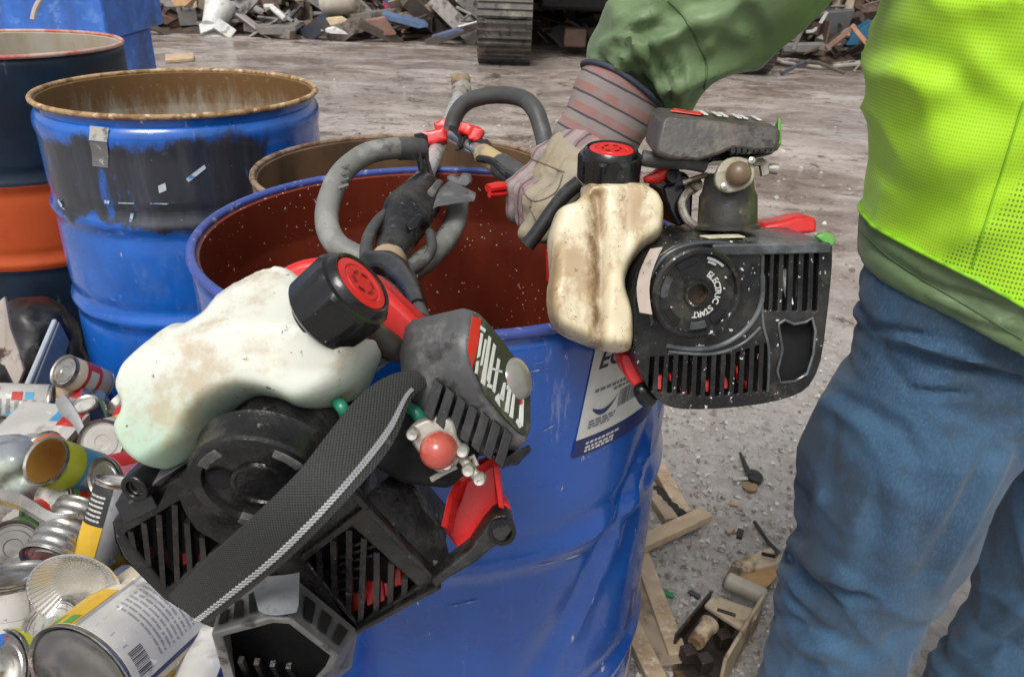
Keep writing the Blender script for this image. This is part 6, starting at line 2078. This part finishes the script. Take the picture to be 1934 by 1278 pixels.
press_folds(JK, [([(1140, 84), (1165, 70), (1192, 78), (1208, 100), (1222, 145)], 9, .0075), ([(1190, 62), (1212, 92), (1232, 122), (1240, 150), (1256, 176)], 8, .0075), ([(1160, 100), (1180, 128), (1202, 152)], 7, -.006), ([(1206, 112), (1216, 150), (1240, 192)], 7, -.0075),
                 ([(1225, 70), (1258, 120), (1276, 170), (1282, 196)], 10, .0055), ([(1246, 100), (1262, 150), (1266, 196)], 8, -.006), ([(1172, 62), (1200, 40), (1240, 26)], 9, .006), ([(1150, 92), (1172, 108), (1188, 140)], 6, .0055), ([(1196, 60), (1240, 52), (1290, 60)], 9, -.004),
                 ([(1290, 96), (1300, 140), (1292, 182)], 9, .005), ([(1330, 30), (1380, 60), (1420, 70)], 16, .004), ([(1390, 0), (1420, 36), (1440, 80)], 14, -.004), ([(1280, 10), (1330, 50), (1352, 110)], 14, .004), ([(1122, 100), (1150, 128), (1170, 150)], 6, -.004)])
press_folds(JK, [([(1650, 470), (1740, 530), (1850, 575)], 9, -.004), ([(1760, 560), (1850, 600), (1934, 620)], 8, .004), ([(1800, 545), (1880, 575), (1940, 590)], 7, -.005)])
M_jac = mat('green rain jacket', (.118, .182, .080), .58, 0, [((.078, .128, .048), 4, .48, .68), ((.19, .25, .145), 11, .60, .75), ((.034, .055, .022), 22, .64, .74)], (420, .35, .001), Sheen_Weight=.1)
JKO = part('jacket', JK, M_jac, PE, smooth=80)
for pts in ([(1262, 2), (1290, 30), (1318, 80), (1334, 122), (1330, 168)], [(1622, 432), (1680, 486), (1760, 538), (1850, 592), (1930, 640)]):
    sb_ = draped(JK, pts, .0011)
    if sb_:
        part('seam', sb_, mat('jacket seam', (.06, .105, .04), .5), JKO, smooth=80)
# --- vest: a shell over the trunk
rings = []
NZ = 72
for k in range(NZ + 1):
    z = lerp(VB, 1.44, k / NZ)
    rx = at_z(tabV, z)
    r_ = []
    fade = max(0, min(1, (VB + .15 - z) / .15))
    for p in ell(PX, PY, z, rx, rx * .80, 150, 2.3):
        d = V((p.x - PX, p.y - PY, 0)).normalized()
        q = .010 * noise.noise(V((p.x * 8 + z * 6, p.y * 6, z * 9))) + .007 * noise.noise(V((p.x * 16 + z * 12, p.y * 14, z * 18)))
        q += .014 * max(0, ridge(V(((p.x * .9 - z) * 8, p.y * 6, 2.0)))) ** 4
        q *= .35 + .65 * min(1, abs(d.y) * 2.2)
        q = max(q, -.012) * (1 - .75 * fade)
        q += .004 * fade * noise.noise(V((math.atan2(d.y, d.x) * 3, 0, 3)))
        r_.append(p + d * q + V((0, 0, -.044 * front(p) * fade)))
    rings.append(r_)
inner = [[p + (V((PX, PY, p.z)) - p).normalized() * .003 for p in r] for r in rings]
b = MB().loft(inner[::-1][:1] + rings[::-1] + inner[:], 0, False, False)
press_folds(b, [([(1645, 96), (1690, 84), (1750, 96)], 22, -0.0062), ([(1640, 150), (1700, 140), (1790, 170)], 24, 0.0056), ([(1650, 300), (1668, 318), (1674, 345)], 8, -0.0043), ([(1640, 330), (1660, 350), (1690, 372)], 12, 0.0037), ([(1700, 380), (1790, 300), (1900, 250)], 30, 0.0062), ([(1720, 440), (1820, 370), (1930, 330)], 24, -0.0056), ([(1700, 250), (1780, 215), (1880, 150)], 26, -0.0056), ([(1760, 470), (1850, 440), (1934, 430)], 20, 0.0043), ([(1820, 80), (1860, 140), (1934, 190)], 24, 0.0050)], True)
def m_vest():
    n = N('lime mesh fabric')
    x, y, z = n.xyz()
    def holes(K, lo, hi):
        u = n.math('MULTIPLY', n.math('ADD', x, n.math('MULTIPLY', y, -.55)), K)
        v = n.math('MULTIPLY', z, K * .8)
        d = n.math('MULTIPLY', n.math('SINE', n.math('ADD', u, v)), n.math('SINE', n.math('SUBTRACT', u, v)))
        return n.rng(d, lo, hi)
    hole, hole2 = holes(1050, .15, .62), holes(780, .2, .5)
    # the side panel is a coarser, more open mesh; a wavering seam divides the two
    side = n.rng(n.math('ADD', n.math('ADD', x, n.math('MULTIPLY', z, -.28)), n.math('MULTIPLY', n.noise(6, 2), .02)), -.420, -.414)
    c = n.mix(n.rng(n.noise(7, 4), .35, .7), (.39, .71, .011), (.46, .80, .015))
    c1 = n.mix(n.math('MULTIPLY', hole, .45), c, (.17, .36, .010))
    c2 = n.mix(n.math('MULTIPLY', hole2, .80), c, (.055, .15, .015))
    c = n.mix(side, c1, c2)
    h = n.fmix(side, hole, hole2)
    return n.out(c, .62, 0, n.bump(h, -.35, .0015), Sheen_Weight=.15)
VE = part('vest', b, m_vest(), PE, smooth=80)
sb_ = draped(b, [(1640, 26), (1700, 60), (1760, 96)], .001)
sb_ = draped(b, [(1934, 190), (1900, 300), (1868, 400), (1836, 505)], .0012)
if sb_:
    part('panel_seam', sb_, mat('lime thread', (.20, .46, .01), .6), VE, smooth=80)
b = MB().tube([p + (p - V((PX, PY, p.z))).normalized() * .0015 for p in rings[0]] + [rings[0][0]], .0022, 8, caps=False)
part('hem', b, mat('lime binding', (.26, .58, .010), .6, 0, [((.15, .35, .01), 60, .5, .65)]), VE, smooth=80)

# --- striped work glove closed round the trimmer shaft
GC0 = W(1181, 158, .852)
GC1 = W(1112, 290, .874)
gx = (GC1 - GC0).normalized()
b = MB()
sd = (CR * .80 - CU * .60)
sd = (sd - gx * sd.dot(gx)).normalized()
dp = gx.cross(sd).normalized()
rings = []
NR = 26
for k in range(NR + 1):
    t = k / NR
    c = lerp(GC0, GC1, t)
    ra = lerp(.0500, .0440, t) * (1 + .02 * math.sin(t * 9))
    rb_ = lerp(.049, .038, t)
    rings.append([c + sd * ra * math.cos(a) + dp * rb_ * math.sin(a) + gx * .004 * math.sin(a * 2 + 1) for a in [2 * math.pi * i / 48 for i in range(48)]])
inn = [[lerp(p, GC0, .06) for p in rings[0]], [lerp(p, lerp(GC0, GC1, .15), .12) for p in rings[3]]]
b.loft([inn[1], inn[0]] + rings, 0, True, True)
gm_ = lerp(GC0, GC1, .5)
for i, v in enumerate(b.v):
    b.v[i] = v + (v - gm_).normalized() * .0030 * noise.noise(v * 30)
def m_stripe():
    n = N('striped canvas')
    s_ = n.dot(tuple(gx))
    base = (GC0 - V((PX, PY, 0))).dot(gx)
    t = n.math('ADD', n.math('SUBTRACT', s_, base), n.math('MULTIPLY', n.noise(25, 2), .003))
    f1_ = n.math('SINE', n.math('MULTIPLY', t, 6.283 / .020))
    c = n.mix(n.rng(f1_, -.35, .35), (.25, .215, .20), (.29, .15, .13))
    c = n.mix(n.rng(n.noise(70, 4, .7), .45, .7), c, (.24, .20, .20))
    ln = n.math('ABSOLUTE', n.math('SUBTRACT', n.math('FRACT', n.math('DIVIDE', t, .020)), .5))
    c = n.mix(n.rng(ln, .04, .07, 1, 0), c, (.05, .055, .07))
    c = n.mix(n.rng(n.noise(14, 5, .7), .58, .72), c, (.20, .18, .13))
    wv = n.math('SINE', n.math('MULTIPLY', s_, 3800))
    return n.out(c, .85, 0, n.bump(n.math('ADD', n.noise(160, 3), n.math('MULTIPLY', wv, .25)), .3, .0012))
GLV = part('glove_cuff', b, m_stripe(), PE, smooth=80)
b = MB().tube(rings[0] + [rings[0][0]], .0032, 8, caps=False)
part('cuff_binding', b, mat('navy binding', (.035, .04, .07), .7), GLV, smooth=80)
# hand: palm, four fingers and thumb wrapped round the shaft
sdir = (s1 - s0).normalized()                         # towards the far end of the shaft
def onshaft(px):
    return min((lerp(s0, s1, k / 200) for k in range(201)), key=lambda p: abs(967 + FPX * (p - CAM).dot(CR) / (p - CAM).dot(FW) - px))
K0 = onshaft(1050)
wr = GC1
back = (wr - K0)
back = (back - sdir * back.dot(sdir)).normalized()    # from shaft to wrist
out_ = sdir.cross(back).normalized()
if out_.dot(CAM - K0) < 0:
    out_ = -out_                                      # towards the viewer
e_ = .88
b = MB()
b.capsule(wr - gx * .012, .040, lerp(wr, K0 + back * .045 + out_ * .010, .55), .040)
b.capsule(lerp(wr, K0 + back * .045 + out_ * .010, .55), .040, K0 + back * .020 + out_ * .006, .036)
for i in range(4):
    o = sdir * (.036 - i * .0235)
    b.capsule(wr + sdir * (.016 - i * .010), .024, K0 + o + back * .030 + out_ * .020, .0190)
    kn = K0 + o * 1.05 + back * .024 + out_ * .020
    m1 = K0 + o * 1.05 - back * .014 + out_ * .030
    m2 = K0 + o * 1.05 - back * .036 + out_ * .008
    tp_ = K0 + o * 1.05 - back * .022 - out_ * .019
    b.capsule(kn, .0132, m1, .0120)
    b.capsule(m1, .0120, m2, .0112)
    b.capsule(m2, .0112, tp_, .0100)
b.capsule(wr + out_ * .01 - sdir * .018, .019, K0 - sdir * .040 + back * .032 + out_ * .020, .0155)
b.capsule(K0 - sdir * .040 + back * .032 + out_ * .020, .015, K0 - sdir * .046 - back * .012 + out_ * .030, .0128)
b.capsule(K0 - sdir * .046 - back * .012 + out_ * .030, .0128, K0 - sdir * .036 - back * .046 + out_ * .022, .0105)
HD = remeshed(b, .0022, 1, .4)
for i, v in enumerate(HD.v):
    HD.v[i] = v + HD.n[i] * (.0018 * noise.noise(v * 60) + .0012 * ridge(v * 70))
mi = []
for f in HD.f:
    c = sum((HD.v[i] for i in f), V((0, 0, 0))) / len(f)
    q = c - K0
    s_ = q.dot(sdir)
    h = q.dot(back)
    wrist = h > .056 + .008 * noise.noise(c * 30)
    patch = .004 < h and s_ < .020 + .005 * noise.noise(c * 40)
    finger = h <= .004 and s_ < -.012
    mi.append(1 if (not wrist and (patch or finger)) else 0)
HD.m = mi
M_leather = mat('pale work leather', (.33, .285, .205), .78, 0, [((.25, .20, .13), 18, .48, .64), ((.13, .10, .07), 30, .58, .7), ((.27, .28, .15), 10, .62, .72)], (130, .5, .0015))
def m_canvas():
    n = N('faded pink canvas')
    s_ = n.dot(tuple(sdir))
    t = n.math('SINE', n.math('MULTIPLY', n.math('ADD', s_, n.math('MULTIPLY', n.noise(25, 2), .006)), 6.283 / .015))
    c = n.mix(n.rng(t, -.3, .3), (.29, .24, .235), (.26, .155, .155))
    c = n.mix(n.rng(t, .86, .97), c, (.07, .07, .09))
    c = n.mix(n.rng(n.noise(40, 5, .7), .50, .66), c, (.19, .16, .145))
    return n.out(c, .85, 0, n.bump(n.noise(180, 3), .3, .0012))
GH = part('gloved_hand', HD, [m_canvas(), M_leather], PE, smooth=80)
for pts in ([(984, 346), (994, 370), (1015, 380), (1049, 363), (1063, 330)], [(1004, 300), (1034, 312), (1066, 326)], [(1000, 390), (1012, 420), (1016, 452)], [(1048, 366), (1050, 396), (1042, 424)]):
    sb_ = draped(HD, pts, .0009, .0002)
    if sb_:
        part('stitching', sb_, mat('tan thread', (.17, .135, .09), .8), GH, smooth=80)
